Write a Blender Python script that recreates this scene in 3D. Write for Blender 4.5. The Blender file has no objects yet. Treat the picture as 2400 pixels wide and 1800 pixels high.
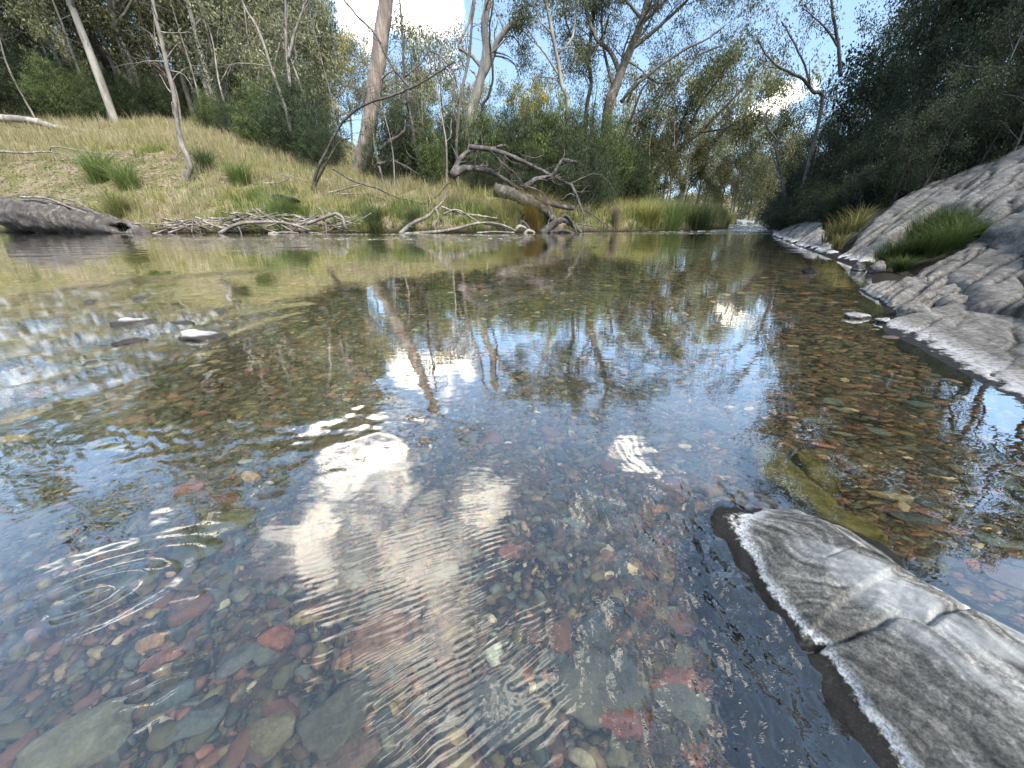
import bpy, math, random
import numpy as np
from mathutils import Vector, Matrix
R = math.radians
C = bpy.context.scene.collection

# ---------------------------------------------------------------- camera
PITCH = R(23.9); FPX = 880.0; CAMH = 0.60
cam_d = bpy.data.cameras.new("camera"); cam = bpy.data.objects.new("camera", cam_d); C.objects.link(cam)
cam.location = (0, 0, CAMH); cam.rotation_euler = (R(90) - PITCH, 0, 0)
cam_d.sensor_width = 36; cam_d.lens = FPX / 2400 * 36
cam_d.clip_start = 0.02; cam_d.clip_end = 1000
sc = bpy.context.scene; sc.camera = cam
sc.view_settings.view_transform = 'Standard'; sc.view_settings.look = 'None'
sc.view_settings.exposure = 0.8; sc.view_settings.gamma = 1
sc.cycles.max_bounces = 8; sc.cycles.diffuse_bounces = 3; sc.cycles.glossy_bounces = 3
sc.cycles.transmission_bounces = 5; sc.cycles.transparent_max_bounces = 8
sc.cycles.caustics_reflective = False; sc.cycles.caustics_refractive = True
sc.cycles.sample_clamp_indirect = 4.0
sc.cycles.use_denoising = True

# ---------------------------------------------------------------- pixel helpers (photo is 2400 x 1800)
CP, SP = math.cos(PITCH), math.sin(PITCH)
def ray(px, py):
    u = 900.0 - py
    return np.array([px - 1200.0, FPX * CP + u * SP, u * CP - FPX * SP])
def W(px, py, z=0.0):
    d = ray(px, py); t = (z - CAMH) / d[2]
    return np.array([d[0] * t, d[1] * t, z])
def AY(px, py, Y):
    d = ray(px, py); t = Y / d[1]
    return np.array([d[0] * t, Y, CAMH + d[2] * t])

# ---------------------------------------------------------------- world: clear late sky with a few clouds
SUN_EL, SUN_AZ = R(50), R(148)     # azimuth clockwise from +Y (north)
w = bpy.data.worlds.new("World"); sc.world = w; w.use_nodes = True
nt = w.node_tree; nt.nodes.clear(); N = nt.nodes.new; Lk = nt.links.new
out = N('ShaderNodeOutputWorld'); bg = N('ShaderNodeBackground')
sky = N('ShaderNodeTexSky'); sky.sky_type = 'NISHITA'; sky.sun_disc = False
sky.sun_elevation = SUN_EL; sky.sun_rotation = SUN_AZ; sky.air_density = 1.0; sky.dust_density = 0.6; sky.ozone_density = 1.2
tc = N('ShaderNodeTexCoord')
nz = N('ShaderNodeTexNoise'); nz.inputs['Scale'].default_value = 7; nz.inputs['Detail'].default_value = 7; nz.inputs['Roughness'].default_value = 0.6
Lk(tc.outputs['Generated'], nz.inputs['Vector'])
sub = N('ShaderNodeVectorMath'); sub.operation = 'SUBTRACT'; sub.inputs[1].default_value = (.5, .5, .5); Lk(nz.outputs['Color'], sub.inputs[0])
scl = N('ShaderNodeVectorMath'); scl.operation = 'SCALE'; scl.inputs['Scale'].default_value = 0.34; Lk(sub.outputs[0], scl.inputs[0])
add = N('ShaderNodeVectorMath'); add.operation = 'ADD'; Lk(tc.outputs['Generated'], add.inputs[0]); Lk(scl.outputs[0], add.inputs[1])
# cloud centres: (pixel where it shows or is mirrored in the pool, mirrored?, angular radius)
clouds = [(1010, 862, 1, .095), (820, 925, 1, .06), (860, 1075, 1, .12), (740, 1285, 1, .10), (960, 1330, 1, .15), (1130, 1170, 1, .085), (1470, 1080, 1, .05),
          (560, 960, 1, .06), (1020, 1600, 1, .12), (1230, 1640, 1, .06), (1830, 262, 0, .045), (450, 1250, 1, .05), (230, 1330, 1, .04)]
prev = None
for (px, py, mir, rad) in clouds:
    d = ray(px, py); d = d / np.linalg.norm(d)
    if mir: d[2] = -d[2]
    ds = N('ShaderNodeVectorMath'); ds.operation = 'DISTANCE'; ds.inputs[1].default_value = tuple(d); Lk(add.outputs[0], ds.inputs[0])
    mr = N('ShaderNodeMapRange'); mr.interpolation_type = 'SMOOTHSTEP'
    mr.inputs['From Min'].default_value = rad * 1.25; mr.inputs['From Max'].default_value = rad * 0.35
    Lk(ds.outputs['Value'], mr.inputs['Value'])
    if prev is None: prev = mr.outputs[0]
    else:
        mx = N('ShaderNodeMath'); mx.operation = 'MAXIMUM'; Lk(prev, mx.inputs[0]); Lk(mr.outputs[0], mx.inputs[1]); prev = mx.outputs[0]
mixc = N('ShaderNodeMix'); mixc.data_type = 'RGBA'; nz2 = N('ShaderNodeTexNoise'); nz2.inputs['Scale'].default_value = 11; nz2.inputs['Detail'].default_value = 8; nz2.inputs['Roughness'].default_value = .65; Lk(add.outputs[0], nz2.inputs['Vector'])
mr2 = N('ShaderNodeMapRange'); mr2.inputs['From Min'].default_value = .34; mr2.inputs['From Max'].default_value = .50; mr2.inputs['To Min'].default_value = .12; Lk(nz2.outputs[0], mr2.inputs['Value'])
mm = N('ShaderNodeMath'); mm.operation = 'MULTIPLY'; Lk(prev, mm.inputs[0]); Lk(mr2.outputs[0], mm.inputs[1]); Lk(mm.outputs[0], mixc.inputs[0])
SKYMUL = N('ShaderNodeMix'); SKYMUL.data_type = 'RGBA'; SKYMUL.blend_type = 'MULTIPLY'; SKYMUL.inputs[0].default_value = 1; SKYMUL.inputs[7].default_value = (.88, 1.06, 1.08, 1)
Lk(sky.outputs[0], SKYMUL.inputs[6]); HZ = N('ShaderNodeMix'); HZ.data_type = 'RGBA'; HZ.inputs[0].default_value = .6; HZ.inputs[7].default_value = (2.7, 3.9, 5.7, 1)
Lk(SKYMUL.outputs[2], HZ.inputs[6]); Lk(HZ.outputs[2], mixc.inputs[6]); mixc.inputs[7].default_value = (21, 19.6, 17.6, 1)
Lk(mixc.outputs[2], bg.inputs[0]); bg.inputs[1].default_value = 0.14; Lk(bg.outputs[0], out.inputs[0])

sd = bpy.data.lights.new("sun", 'SUN'); sd.energy = 4.2; sd.angle = R(18); sd.color = (1, .93, .82)
so = bpy.data.objects.new("sun", sd); C.objects.link(so)
sv = Vector((math.sin(SUN_AZ) * math.cos(SUN_EL), math.cos(SUN_AZ) * math.cos(SUN_EL), math.sin(SUN_EL)))
so.rotation_euler = (-sv).to_track_quat('-Z', 'Y').to_euler(); so.location = sv * 50

# ---------------------------------------------------------------- numeric helpers
def hash2(ix, iy, s):
    h = (ix.astype(np.int64) * 374761393 + iy.astype(np.int64) * 668265263 + s * 1442695040) & 0xffffffff
    h = ((h ^ (h >> 13)) * 1274126177) & 0xffffffff
    h = h ^ (h >> 16)
    return (h & 0xffff) / 65535.0
def perlin(x, y, s=0):
    x = np.asarray(x, float); y = np.asarray(y, float)
    x0 = np.floor(x); y0 = np.floor(y); fx = x - x0; fy = y - y0
    u = fx * fx * fx * (fx * (fx * 6 - 15) + 10); v = fy * fy * fy * (fy * (fy * 6 - 15) + 10)
    def g(dx, dy):
        a = hash2(x0 + dx, y0 + dy, s) * 6.2831853
        return np.cos(a) * (fx - dx) + np.sin(a) * (fy - dy)
    n0 = g(0, 0) * (1 - u) + g(1, 0) * u; n1 = g(0, 1) * (1 - u) + g(1, 1) * u
    return (n0 * (1 - v) + n1 * v) * 1.5
def fbm(x, y, o=4, s=0, gain=.5):
    r = 0; a = 1; f = 1
    for i in range(o):
        r = r + a * perlin(x * f, y * f, s + i * 17); a *= gain; f *= 2.03
    return r
def sst(a, b, x):
    t = np.clip((x - a) / (b - a), 0, 1); return t * t * (3 - 2 * t)
def segdist(x, y, P):
    best = np.full(np.shape(x), 1e9)
    for (ax, ay), (bx, by) in zip(P[:-1], P[1:]):
        dx, dy = bx - ax, by - ay; L2 = dx * dx + dy * dy + 1e-12
        t = np.clip(((x - ax) * dx + (y - ay) * dy) / L2, 0, 1)
        best = np.minimum(best, np.hypot(x - ax - t * dx, y - ay - t * dy))
    return best
def inpoly(x, y, P):
    ins = np.zeros(np.shape(x), bool)
    n = len(P)
    for i in range(n):
        ax, ay = P[i]; bx, by = P[(i + 1) % n]
        c = (ay > y) != (by > y)
        with np.errstate(divide='ignore', invalid='ignore'):
            xx = (bx - ax) * (y - ay) / ((by - ay) if by != ay else 1e-9) + ax
        ins ^= c & (x < xx)
    return ins

# ---------------------------------------------------------------- terrain
LB = [(-200, 40), (-80, 24), (-40, 19.5), (-22.5, 17.6), (-17, 16.8), (-13, 17.4), (-8, 17.5), (-4, 17.4), (1.9, 17.8), (4.4, 18.2), (6.2, 18.9), (8.7, 20.2), (12, 23), (14.6, 27.5), (15.6, 30.5), (21, 39), (30, 53), (48, 78), (90, 130)]
RB = [(8, -60), (4.2, -14), (2.4, -2), (1.95, 1.27), (2.35, 2.3), (3.4, 3.6), (4.5, 4.9), (4.9, 5.9), (9.3, 14.4), (18.8, 29), (26, 40), (35, 53), (53, 78), (95, 130)]
LPOLY = LB + [(90, 400), (-400, 400), (-400, 40)]
RPOLY = RB + [(400, 130), (400, -60)]
def sL(x, y):
    d = segdist(x, y, LB); return np.where(inpoly(x, y, LPOLY), d, -d)
def sR(x, y):
    d = segdist(x, y, RB); return np.where(inpoly(x, y, RPOLY), d, -d)
def T(x, y):
    x = np.asarray(x, float); y = np.asarray(y, float)
    l = sL(x, y); r = sR(x, y)
    az = x / np.maximum(y, 4.0)
    ca = [-1.6, -1.15, -.68, -.5, -.35, -.1, .1, .3, .5, .8]
    cap = np.interp(az, ca, [26, 24, 12.0, 7, 3.8, 3.0, 2.5, 1.5, 1.1, 1.1])
    m = np.interp(az, ca, [.64, .64, .56, .52, .52, .45, .36, .26, .22, .22])
    hl = np.interp(az, ca, [.5, .5, .42, .36, .24, .10, .08, .10, .3, .6])
    lp = np.maximum(l, 0)
    zl = .32 * sst(0, .45, l) + cap * (1 - np.exp(-lp * m / cap)) + hl * 60 * (1 - np.exp(-np.maximum(l - np.interp(az, ca, [16, 16, 27, 26, 18, 16, 16, 16, 16, 16]), 0) / 60))
    zl = zl + .10 * fbm(x * .5, y * .5, 4, 3) * sst(.2, 2, l) + .9 * fbm(x * .06, y * .06, 3, 9) * sst(6, 20, l)
    rp = np.maximum(r, 0)
    steep = np.interp(y, [-20, 2, 5, 9], [.5, .22, .50, .55])
    zr = steep * np.minimum(rp, 5) + .8 * 45 * (1 - np.exp(-np.maximum(rp - 5, 0) / 45)) * np.interp(y, [3, 10, 45, 90], [.7, 1.0, .9, .6])
    zr = zr - .22 * sst(.05, .5, r) + .25 * fbm(x * .3, y * .3, 4, 23) * sst(1.5, 5, r)
    bank = np.minimum(-l, -r)
    bed = -(.13 + .22 * sst(3.5, 10, y) + .02 * fbm(x * 1.3, y * 1.3, 3, 5)) * sst(-.05, .6, bank)
    z = np.where(l > 0, zl, np.where(r > 0, zr, bed))
    # the channel climbs beyond the rapid
    z = z + .5 * sst(44, 56, y) * sst(15, 25, x)
    return z
def Tf(x, y): return float(T(np.array([x]), np.array([y]))[0])
def hit(px, py, f=None, tmax=150.0):
    f = f or T
    d = ray(px, py); d = d / np.linalg.norm(d)
    t = np.concatenate([np.linspace(.2, 10, 1500), np.linspace(10, tmax, 4000)])
    p = np.array([0, 0, CAMH])[:, None] + d[:, None] * t
    below = p[2] < f(p[0], p[1])
    i = np.argmax(below)
    if not below.any(): i = len(t) - 1
    return p[:, i]

# ---------------------------------------------------------------- mesh helpers
def mesh_np(name, V, F, mat=None, smooth=True, col=None, attrs=None):
    """V (n,3); F (m,k) int array or list of arrays (tri / quad mixes)"""
    me = bpy.data.meshes.new(name)
    Fs = F if isinstance(F, list) else [F]
    Fs = [np.asarray(f, np.int32) for f in Fs if len(f)]
    V = np.asarray(V, np.float32)
    me.vertices.add(len(V)); me.vertices.foreach_set('co', V.ravel())
    nl = sum(f.size for f in Fs); npol = sum(len(f) for f in Fs)
    me.loops.add(nl); me.loops.foreach_set('vertex_index', np.concatenate([f.ravel() for f in Fs]))
    tot = np.concatenate([np.full(len(f), f.shape[1], np.int32) for f in Fs])
    st = np.concatenate([[0], np.cumsum(tot)[:-1]]).astype(np.int32)
    me.polygons.add(npol); me.polygons.foreach_set('loop_start', st); me.polygons.foreach_set('loop_total', tot)
    if smooth: me.polygons.foreach_set('use_smooth', np.ones(npol, bool))
    me.update(calc_edges=True)
    if col is not None:
        a = me.attributes.new('Col', 'FLOAT_COLOR', 'POINT')
        c = np.ones((len(V), 4), np.float32); c[:, :3] = col; a.data.foreach_set('color', c.ravel())
    for k, v in (attrs or {}).items():
        a = me.attributes.new(k, 'FLOAT', 'POINT'); a.data.foreach_set('value', np.asarray(v, np.float32))
    if mat: me.materials.append(mat)
    return me
def link(name, me, parent=None, loc=None):
    o = bpy.data.objects.new(name, me); C.objects.link(o)
    if parent: o.parent = parent
    if loc is not None: o.location = loc
    return o
def tag(o, label=None, cat=None, group=None, kind=None):
    if label: o['label'] = label
    if cat: o['category'] = cat
    if group: o['group'] = group
    if kind: o['kind'] = kind
    return o
def empty(name, loc, rz=0, s=1):
    o = bpy.data.objects.new(name, None); C.objects.link(o); o.location = loc; o.rotation_euler = (0, 0, rz); o.scale = (s, s, s); return o
def copy_thing(src, loc, rz=0, s=1, label=None, group=None, cat=None, sz=None, tilt=(0, 0)):
    r = src.copy(); C.objects.link(r); r.location = loc; r.rotation_euler = (tilt[0], tilt[1], rz); r.scale = (s, s, sz or s)
    if label: r['label'] = label
    if group: r['group'] = group
    if cat: r['category'] = cat
    for ch in src.children:
        c = ch.copy(); C.objects.link(c); c.parent = r
    return r
def gridfaces(nu, nv, wrap=False):
    i = np.arange(nu - 1)[:, None]; j = np.arange(nv if wrap else nv - 1)[None, :]
    j2 = (j + 1) % nv
    return np.stack([i * nv + j, (i + 1) * nv + j, (i + 1) * nv + j2, i * nv + j2], -1).reshape(-1, 4)

# ---------------------------------------------------------------- material helpers
class NT:
    def __init__(s, name):
        s.m = bpy.data.materials.new(name); s.m.use_nodes = True; s.t = s.m.node_tree; s.t.nodes.clear()
        s.out = s.t.nodes.new('ShaderNodeOutputMaterial')
    def n(s, ty, **kw):
        nd = s.t.nodes.new('ShaderNode' + ty)
        for k, v in kw.items(): setattr(nd, k, v)
        return nd
    def l(s, a, b): s.t.links.new(a, b)
    def set(s, nd, **kw):
        for k, v in kw.items(): nd.inputs[k.replace('_', ' ')].default_value = v
    def noise(s, scale, detail=5, rough=.55, vec=None, dist=0):
        nd = s.n('TexNoise'); s.set(nd, Scale=scale, Detail=detail, Roughness=rough, Distortion=dist)
        if vec is not None: s.l(vec, nd.inputs['Vector'])
        return nd.outputs['Fac']
    def ramp(s, fac, stops):
        nd = s.n('ValToRGB'); cr = nd.color_ramp
        while len(cr.elements) < len(stops): cr.elements.new(.5)
        for e, (p, c) in zip(cr.elements, stops):
            e.position = p; e.color = (c[0], c[1], c[2], 1) if isinstance(c, tuple) else (c, c, c, 1)
        s.l(fac, nd.inputs[0]); return nd.outputs[0]
    def mix(s, fac, a, b, bt='MIX'):
        nd = s.n('Mix', data_type='RGBA', blend_type=bt)
        for v, i in ((fac, 0), (a, 6), (b, 7)):
            if isinstance(v, (int, float)): nd.inputs[i].default_value = v if i == 0 else (v, v, v, 1)
            elif isinstance(v, tuple): nd.inputs[i].default_value = (*v, 1)
            else: s.l(v, nd.inputs[i])
        return nd.outputs[2]
    def math(s, op, a, b=0.0, c=0.0):
        nd = s.n('Math', operation=op)
        for i, v in enumerate((a, b, c)):
            if isinstance(v, (int, float)): nd.inputs[i].default_value = v
            else: s.l(v, nd.inputs[i])
        return nd.outputs[0]
    def mrange(s, v, a, b, c=0, d=1):
        nd = s.n('MapRange'); nd.inputs[1].default_value = a; nd.inputs[2].default_value = b; nd.inputs[3].default_value = c; nd.inputs[4].default_value = d
        s.l(v, nd.inputs[0]); return nd.outputs[0]
    def attr(s, name):
        nd = s.n('Attribute', attribute_name=name); return nd
    def mapping(s, vec, sc=(1, 1, 1), rot=(0, 0, 0)):
        nd = s.n('Mapping'); nd.inputs['Scale'].default_value = sc; nd.inputs['Rotation'].default_value = rot; s.l(vec, nd.inputs[0]); return nd.outputs[0]
    def bump(s, h, strength=.5, dist=.02, normal=None):
        nd = s.n('Bump')
        if isinstance(strength, (int, float)): nd.inputs['Strength'].default_value = strength
        else: s.l(strength, nd.inputs['Strength'])
        nd.inputs['Distance'].default_value = dist
        s.l(h, nd.inputs['Height'])
        if normal is not None: s.l(normal, nd.inputs['Normal'])
        return nd.outputs[0]
    def principled(s, col, rough=.8, spec=.3, normal=None):
        p = s.n('BsdfPrincipled')
        if isinstance(col, tuple): p.inputs['Base Color'].default_value = (*col, 1)
        else: s.l(col, p.inputs['Base Color'])
        if isinstance(rough, (int, float)): p.inputs['Roughness'].default_value = rough
        else: s.l(rough, p.inputs['Roughness'])
        p.inputs['Specular IOR Level'].default_value = spec
        if normal is not None: s.l(normal, p.inputs['Normal'])
        return p
    def done(s, shader): s.l(shader, s.out.inputs[0]); return s.m

def mat_leaf(name, tint=(1, 1, 1), transl=.3, rough=.55, spec=.3):
    g = NT(name); c = g.attr('Col').outputs['Color']
    c = g.mix(1, c, tint, 'MULTIPLY')
    oi = g.n('ObjectInfo').outputs['Random']
    c = g.mix(1, c, g.ramp(oi, [(0, (.82, .86, .84)), (.5, (1, 1, 1)), (1, (1.12, 1.1, .92))]), 'MULTIPLY')
    p = g.principled(c, rough, spec); t = g.n('BsdfTranslucent'); g.l(c, t.inputs[0])
    mx = g.n('MixShader'); mx.inputs[0].default_value = transl; g.l(p.outputs[0], mx.inputs[1]); g.l(t.outputs[0], mx.inputs[2])
    return g.done(mx.outputs[0])
def mat_bark(name, a, b, c, sc=6, stretch=.18, bump=.6):
    g = NT(name); o = g.n('TexCoord').outputs['Object']
    v = g.mapping(o, (sc, sc, sc * stretch))
    n1 = g.noise(1.0, 8, .65, v); n2 = g.noise(.35, 3, .5, g.mapping(o, (sc, sc, sc * .3)), .5)
    col = g.ramp(n1, [(.28, a), (.48, b), (.7, c)])
    col = g.mix(g.ramp(n2, [(.42, 0.0), (.6, .75)]), col, tuple(x * .55 for x in b))
    return g.done(g.principled(col, .85, .2, g.bump(n1, bump, .03)).outputs[0])
M = {}
M['bark_pink'] = mat_bark('pale_pinkish_bark', (.10, .085, .075), (.33, .265, .22), (.58, .50, .43), 8, .10, 1.0)
M['bark_grey'] = mat_bark('grey_bark', (.06, .05, .045), (.19, .165, .145), (.33, .30, .27), 6, .2)
M['bark_pale'] = mat_bark('pale_bark', (.14, .12, .10), (.36, .33, .29), (.52, .49, .44), 5, .2)
M['bark_dark'] = mat_bark('dark_bark', (.02, .018, .015), (.06, .05, .042), (.12, .10, .085), 7, .25)
M['dead_wood'] = mat_bark('weathered_dead_wood', (.07, .06, .055), (.30, .265, .23), (.50, .46, .41), 9, .25)
M['char'] = mat_bark('charred_wood', (.004, .004, .004), (.012, .012, .013), (.05, .05, .055), 9, .3, 1.0)
M['grey_wood'] = mat_bark('grey_weathered_log_wood', (.03, .027, .026), (.125, .11, .10), (.29, .265, .24), 8, .8, 1.0)
M['leaf'] = mat_leaf('leaves', (1.14, 1.07, .88), .4); M['leaf_shaded'] = mat_leaf('shaded_leaves', (.85, .90, .88), .3)  # second set has the right hillside's shade put into its tint
M['grass'] = mat_leaf('grass_blades', (1, 1, 1), .35, .6, .2)

# ground
g = NT('bank_soil_and_litter'); o = g.n('NewGeometry').outputs['Position']
n1 = g.noise(1.2, 6, .6, o); n2 = g.noise(14, 6, .7, o); vor = g.n('TexVoronoi'); g.set(vor, Scale=9.0); g.l(o, vor.inputs['Vector'])
soil = g.ramp(n2, [(.3, (.10, .075, .05)), (.5, (.24, .19, .125)), (.66, (.42, .35, .25))])
green = g.ramp(n2, [(.3, (.05, .06, .025)), (.55, (.14, .15, .055)), (.7, (.26, .24, .11))])
col = g.mix(g.ramp(n1, [(.42, 0.0), (.58, 1.0)]), soil, green)
sep = g.n('SeparateXYZ'); g.l(o, sep.inputs[0])
rgt = g.mrange(g.math('SUBTRACT', sep.outputs[0], g.math('MULTIPLY', sep.outputs[1], .6)), .6, 1.8)
col = g.mix(rgt, col, g.ramp(n2, [(.3, (.022, .02, .014)), (.5, (.06, .055, .035)), (.7, (.14, .12, .08))]))
wet = g.mrange(sep.outputs[2], .02, .30, 0, 1)
col = g.mix(wet, (.022, .017, .012), col)  # bank step: dark earth, with the undercut's shade put into its colour
bedc = g.ramp(vor.outputs['Color'], [(.2, (.02, .017, .012)), (.5, (.05, .042, .028)), (.8, (.085, .06, .04))])
col = g.mix(g.mrange(sep.outputs[2], -.03, .0, 0, 1), bedc, col)
M['ground'] = g.done(g.principled(col, .9, .15, g.bump(n2, .7, .05)).outputs[0])

# polar grid shared by ground and water
def polar(az, rr):
    A, Rr = np.meshgrid(az, rr, indexing='ij')
    return (np.sin(A) * Rr), (np.cos(A) * Rr)
def azlist(n_in, lim, n_out):
    a = np.arctan(np.linspace(-math.tan(lim), math.tan(lim), n_in))
    b = np.linspace(lim, 2 * math.pi - lim, n_out + 2)[1:-1]
    return np.concatenate([a, b])
az = azlist(520, R(66), 70)
rr = np.concatenate([[0.01], np.linspace(.15, 14, 150)[:-1], np.linspace(14, 40, 160)[:-1], np.geomspace(40, 320, 90)])
X, Y = polar(az, rr); Z = T(X, Y)
Vg = np.stack([X, Y, Z], -1).reshape(-1, 3)
Fg = gridfaces(len(rr), len(az), True)
# gridfaces expects [u][v]; ours is [az][r]
Vg = np.stack([X.T, Y.T, Z.T], -1).reshape(-1, 3)
ground = link('ground', mesh_np('ground', Vg, Fg[:, ::-1], M['ground'])); tag(ground, kind='structure')

# ---------------------------------------------------------------- water
def waterfield(x, y):
    """height, turbulence and whiteness (froth plus painted sky glints) of the river surface"""
    def line(pts): return segdist(x, y, pts)
    # flow coordinates: the river runs from the right back towards the lower left
    h = .0030 * fbm(x * 1.1, y * 2.4, 4, 41) * sst(1, 6, y)
    h = h + .0008 * perlin(x * 4, y * 9, 43) * sst(1.5, 6, y) + .0030 * fbm(x * 1.6, y * 5, 3, 44) * sst(5, 16, y)
    # near pool, soft long undulation
    soft = fbm(x * 3.2 + 3, y * 3.4, 3, 51)
    h = h + .0013 * soft * sst(2.2, .3, y)
    turb = np.zeros_like(x); foam_glint = np.zeros_like(x)
    # left rapid below the white stones
    rap = [(-1.75, 2.35), (-2.1, 1.95), (-2.4, 1.5), (-2.6, 1.1)]
    a = -.75
    up = sst(2.95 + .12 * x * 0, 2.45, y + .0 * x + .18 * fbm(x * 2, y * 2, 2, 61))
    edge = x - (-1.26 - .16 * (y - 1.3)) + .10 * fbm(x * 3, y * 3, 2, 62)
    t1 = sst(.10, -.75, edge) * up * sst(.9, 1.25, y + .1 * fbm(x * 3, y * 2, 2, 63))
    t1b = sst(3.9, 2.9, y) * sst(2.4, 3.0, y) * sst(-2.2, -3.6, x)
    t1 = np.maximum(t1, .8 * t1b)
    u = x * .35 + y * .94; v = x * .94 - y * .35            # u along the current
    h = h + t1 * (.026 * fbm(u * 2.4, v * 6, 3, 71) + .011 * fbm(u * 6, v * 22, 3, 72) + .0048 * fbm(u * 24, v * 50, 2, 73))
    foam_glint = np.maximum(foam_glint, t1 * .5 * sst(-.25, .75, fbm(u * 7, v * 62, 4, 94)) * sst(-.25, .4, fbm(u * 2.6, v * 9, 3, 95)))  # white streaks paint the sky's reflection on the broken water
    turb = np.maximum(turb, t1 * .35)
    # long V shaped wake lines off the drowned stone
    for (p, q, am, wd) in (((-1.42, 2.5), (-1.85, 1.25), .010, .05), ((-1.15, 2.35), (-1.45, 1.55), .004, .035), ((-1.5, 2.75), (-2.9, 1.6), .008, .07)):
        dd = line([p, q]); h = h + am * np.exp(-(dd / wd) ** 2) * (1 + .4 * perlin(x * 14, y * 14, 75))
    # ripple streaks on the mid pool, left
    for (px0, py0, px1, py1, wd, am) in ((190, 672, 560, 640, .25, .5), (0, 722, 200, 702, .12, .8), (370, 560, 1180, 560, .9, .9), (720, 548, 1250, 552, .7, 1.0), (1380, 546, 1810, 548, .8, .9)):
        P0 = W(px0, py0); P1 = W(px1, py1); dd = line([(P0[0], P0[1]), (P1[0], P1[1])])
        mk = np.exp(-(dd / wd) ** 2) * sst(-.25, .25, fbm(x * 1.2, y * 2.0, 2, 81) + .05)
        h = h + am * mk * (.024 * fbm(x * 3, y * 4, 3, 82) + .006 * fbm(x * 12, y * 12, 2, 83)); turb = np.maximum(turb, mk * am); foam_glint = np.maximum(foam_glint, .8 * sst(6, 12, y) * mk * am * sst(.35, .6, fbm(x * 5, y * 9, 3, 84)))  # white specks paint the sky's sparkle on the choppy water
    # riffle under the grassy point and the rapid beyond
    P = [W(1560, 541), W(1700, 538), W(1800, 541), W(1790, 530)]
    dd = line([(p[0], p[1]) for p in P]); mk = np.exp(-(dd / 2.2) ** 2)
    far = sst(23, 28, y) * sst(5, 12, x); mk = np.maximum(mk, far)
    h = h + mk * (.035 * fbm(x * 1.3, y * 1.3, 4, 91)); turb = np.maximum(turb, mk)
    foam_glint = np.maximum(foam_glint, mk * sst(.05, .45, fbm(x * 2.2, y * 1.6, 3, 92)))
    step = sst(44, 47, y) * sst(15, 25, x); h = h + .45 * step
    foam_glint = np.maximum(foam_glint, np.exp(-((y - 46) / 1.6) ** 2) * sst(15, 25, x) * sst(-.3, .2, perlin(x * .9, y * .5, 93)))
    # chop beside the near rock
    e2 = x - (.06 + .16 * fbm(x * 5, y * 5, 2, 101)) ; t2 = sst(-.02, .24, e2) * sst(.62, .46, x) * sst(.82, .6, y + .05 * perlin(x * 9, y * 9, 102))
    h = h + t2 * (.0075 * fbm(x * 13, y * 9, 2, 103) + .0026 * fbm(x * 38, y * 26, 3, 104)); turb = np.maximum(turb, t2 * .25)
    h = h + .014 * np.exp(-((x - .425) / .02) ** 2) * sst(.62, .5, y) * 0.0
    # smooth bulge where the current meets the rock tip
    h = h + .006 * np.exp(-(((x - .43) / .12) ** 2 + ((y - .74) / .09) ** 2))
    # capillary trains in the middle foreground: crests run to the upper right
    def train(cx, cy, sx, sy, ang, lam, am, seed):
        c, s_ = math.cos(ang), math.sin(ang)
        uu = (x - cx) * c + (y - cy) * s_; vv = -(x - cx) * s_ + (y - cy) * c
        env = np.exp(-(uu / sx) ** 2 - (vv / sy) ** 2)
        ph = vv / lam * 6.283 + 3.6 * perlin(uu * 7, vv * 11, seed) + 2.0 * perlin(uu * 26, vv * 24, seed + 1)
        return env * am * 1.7 * np.sin(ph) * np.clip(.5 + 1.1 * fbm(uu * 9, vv * 13, 3, seed + 2), 0, 1.6)
    h = h + train(-.16, .50, .22, .20, R(24), .0115, .00016, 111)
    h = h + train(-.10, .36, .20, .16, R(30), .010, .00013, 121)
    h = h + train(-.10, .28, .25, .10, R(36), .0145, .00021, 126)
    h = h + train(-.10, .74, .10, .22, R(8), .010, .00010, 131)
    h = h + train(.20, .80, .22, .16, R(6), .011, .00012, 141)
    h = h + train(.55, .86, .20, .10, R(-25), .012, .00015, 145)
    h = h + train(-.30, .62, .25, .10, R(20), .012, .00011, 151)
    h = h + train(-1.35, 1.75, .30, .35, R(18), .04, .0007, 161)
    h = h + train(-1.0, 1.0, .5, .25, R(20), .05, .0011, 171)
    h = h + train(-.55, .30, .3, .12, R(25), .030, .0004, 175)
    # slow boil at the lower left
    rx, ry = (x + .735) * .85 + (y - .44) * .5, -(x + .735) * .5 + (y - .44) * .85
    r_ = np.hypot(rx / 1.0, ry / .55); h = h + .0016 * np.cos(r_ * 2 * math.pi / .085) * np.exp(-(r_ / .16) ** 2)
    rx, ry = (x + .75), (y - .95)
    h = h + .004 * fbm(x * 6 + 9, y * 9, 3, 181) * np.exp(-((x + .55) / .42) ** 2 - ((y - 1.0) / .16) ** 2)
    # lower the ripples in the quiet right-hand pool
    return h, turb, foam_glint
az = azlist(1500, R(62), 60)
inv = np.linspace(1 / .16, 1 / 9.0, 560)
rr = np.concatenate([[.005, .08], 1 / inv, np.linspace(9, 36, 300)[1:], np.geomspace(36, 300, 40)[1:]])
X, Y = polar(az, rr); X = X.T; Y = Y.T
H, TU, FO = waterfield(X, Y)
g = NT('clear_river_water')
tu = g.attr('turb').outputs['Fac']; fo = g.attr('foam_glint').outputs['Fac']
o = g.n('NewGeometry').outputs['Position']
nb = g.noise(1, 3, .6, g.mapping(o, (34, 60, 34), (0, 0, R(20))))
nrm = g.bump(nb, g.math('MULTIPLY', tu, 1.0), .011)
nb2 = g.noise(1, 2, .5, g.mapping(o, (9, 26, 9)))
nrm = g.bump(nb2, .10, .004, nrm)
fr = g.n('Fresnel'); fr.inputs['IOR'].default_value = 1.33; g.l(nrm, fr.inputs['Normal'])
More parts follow.
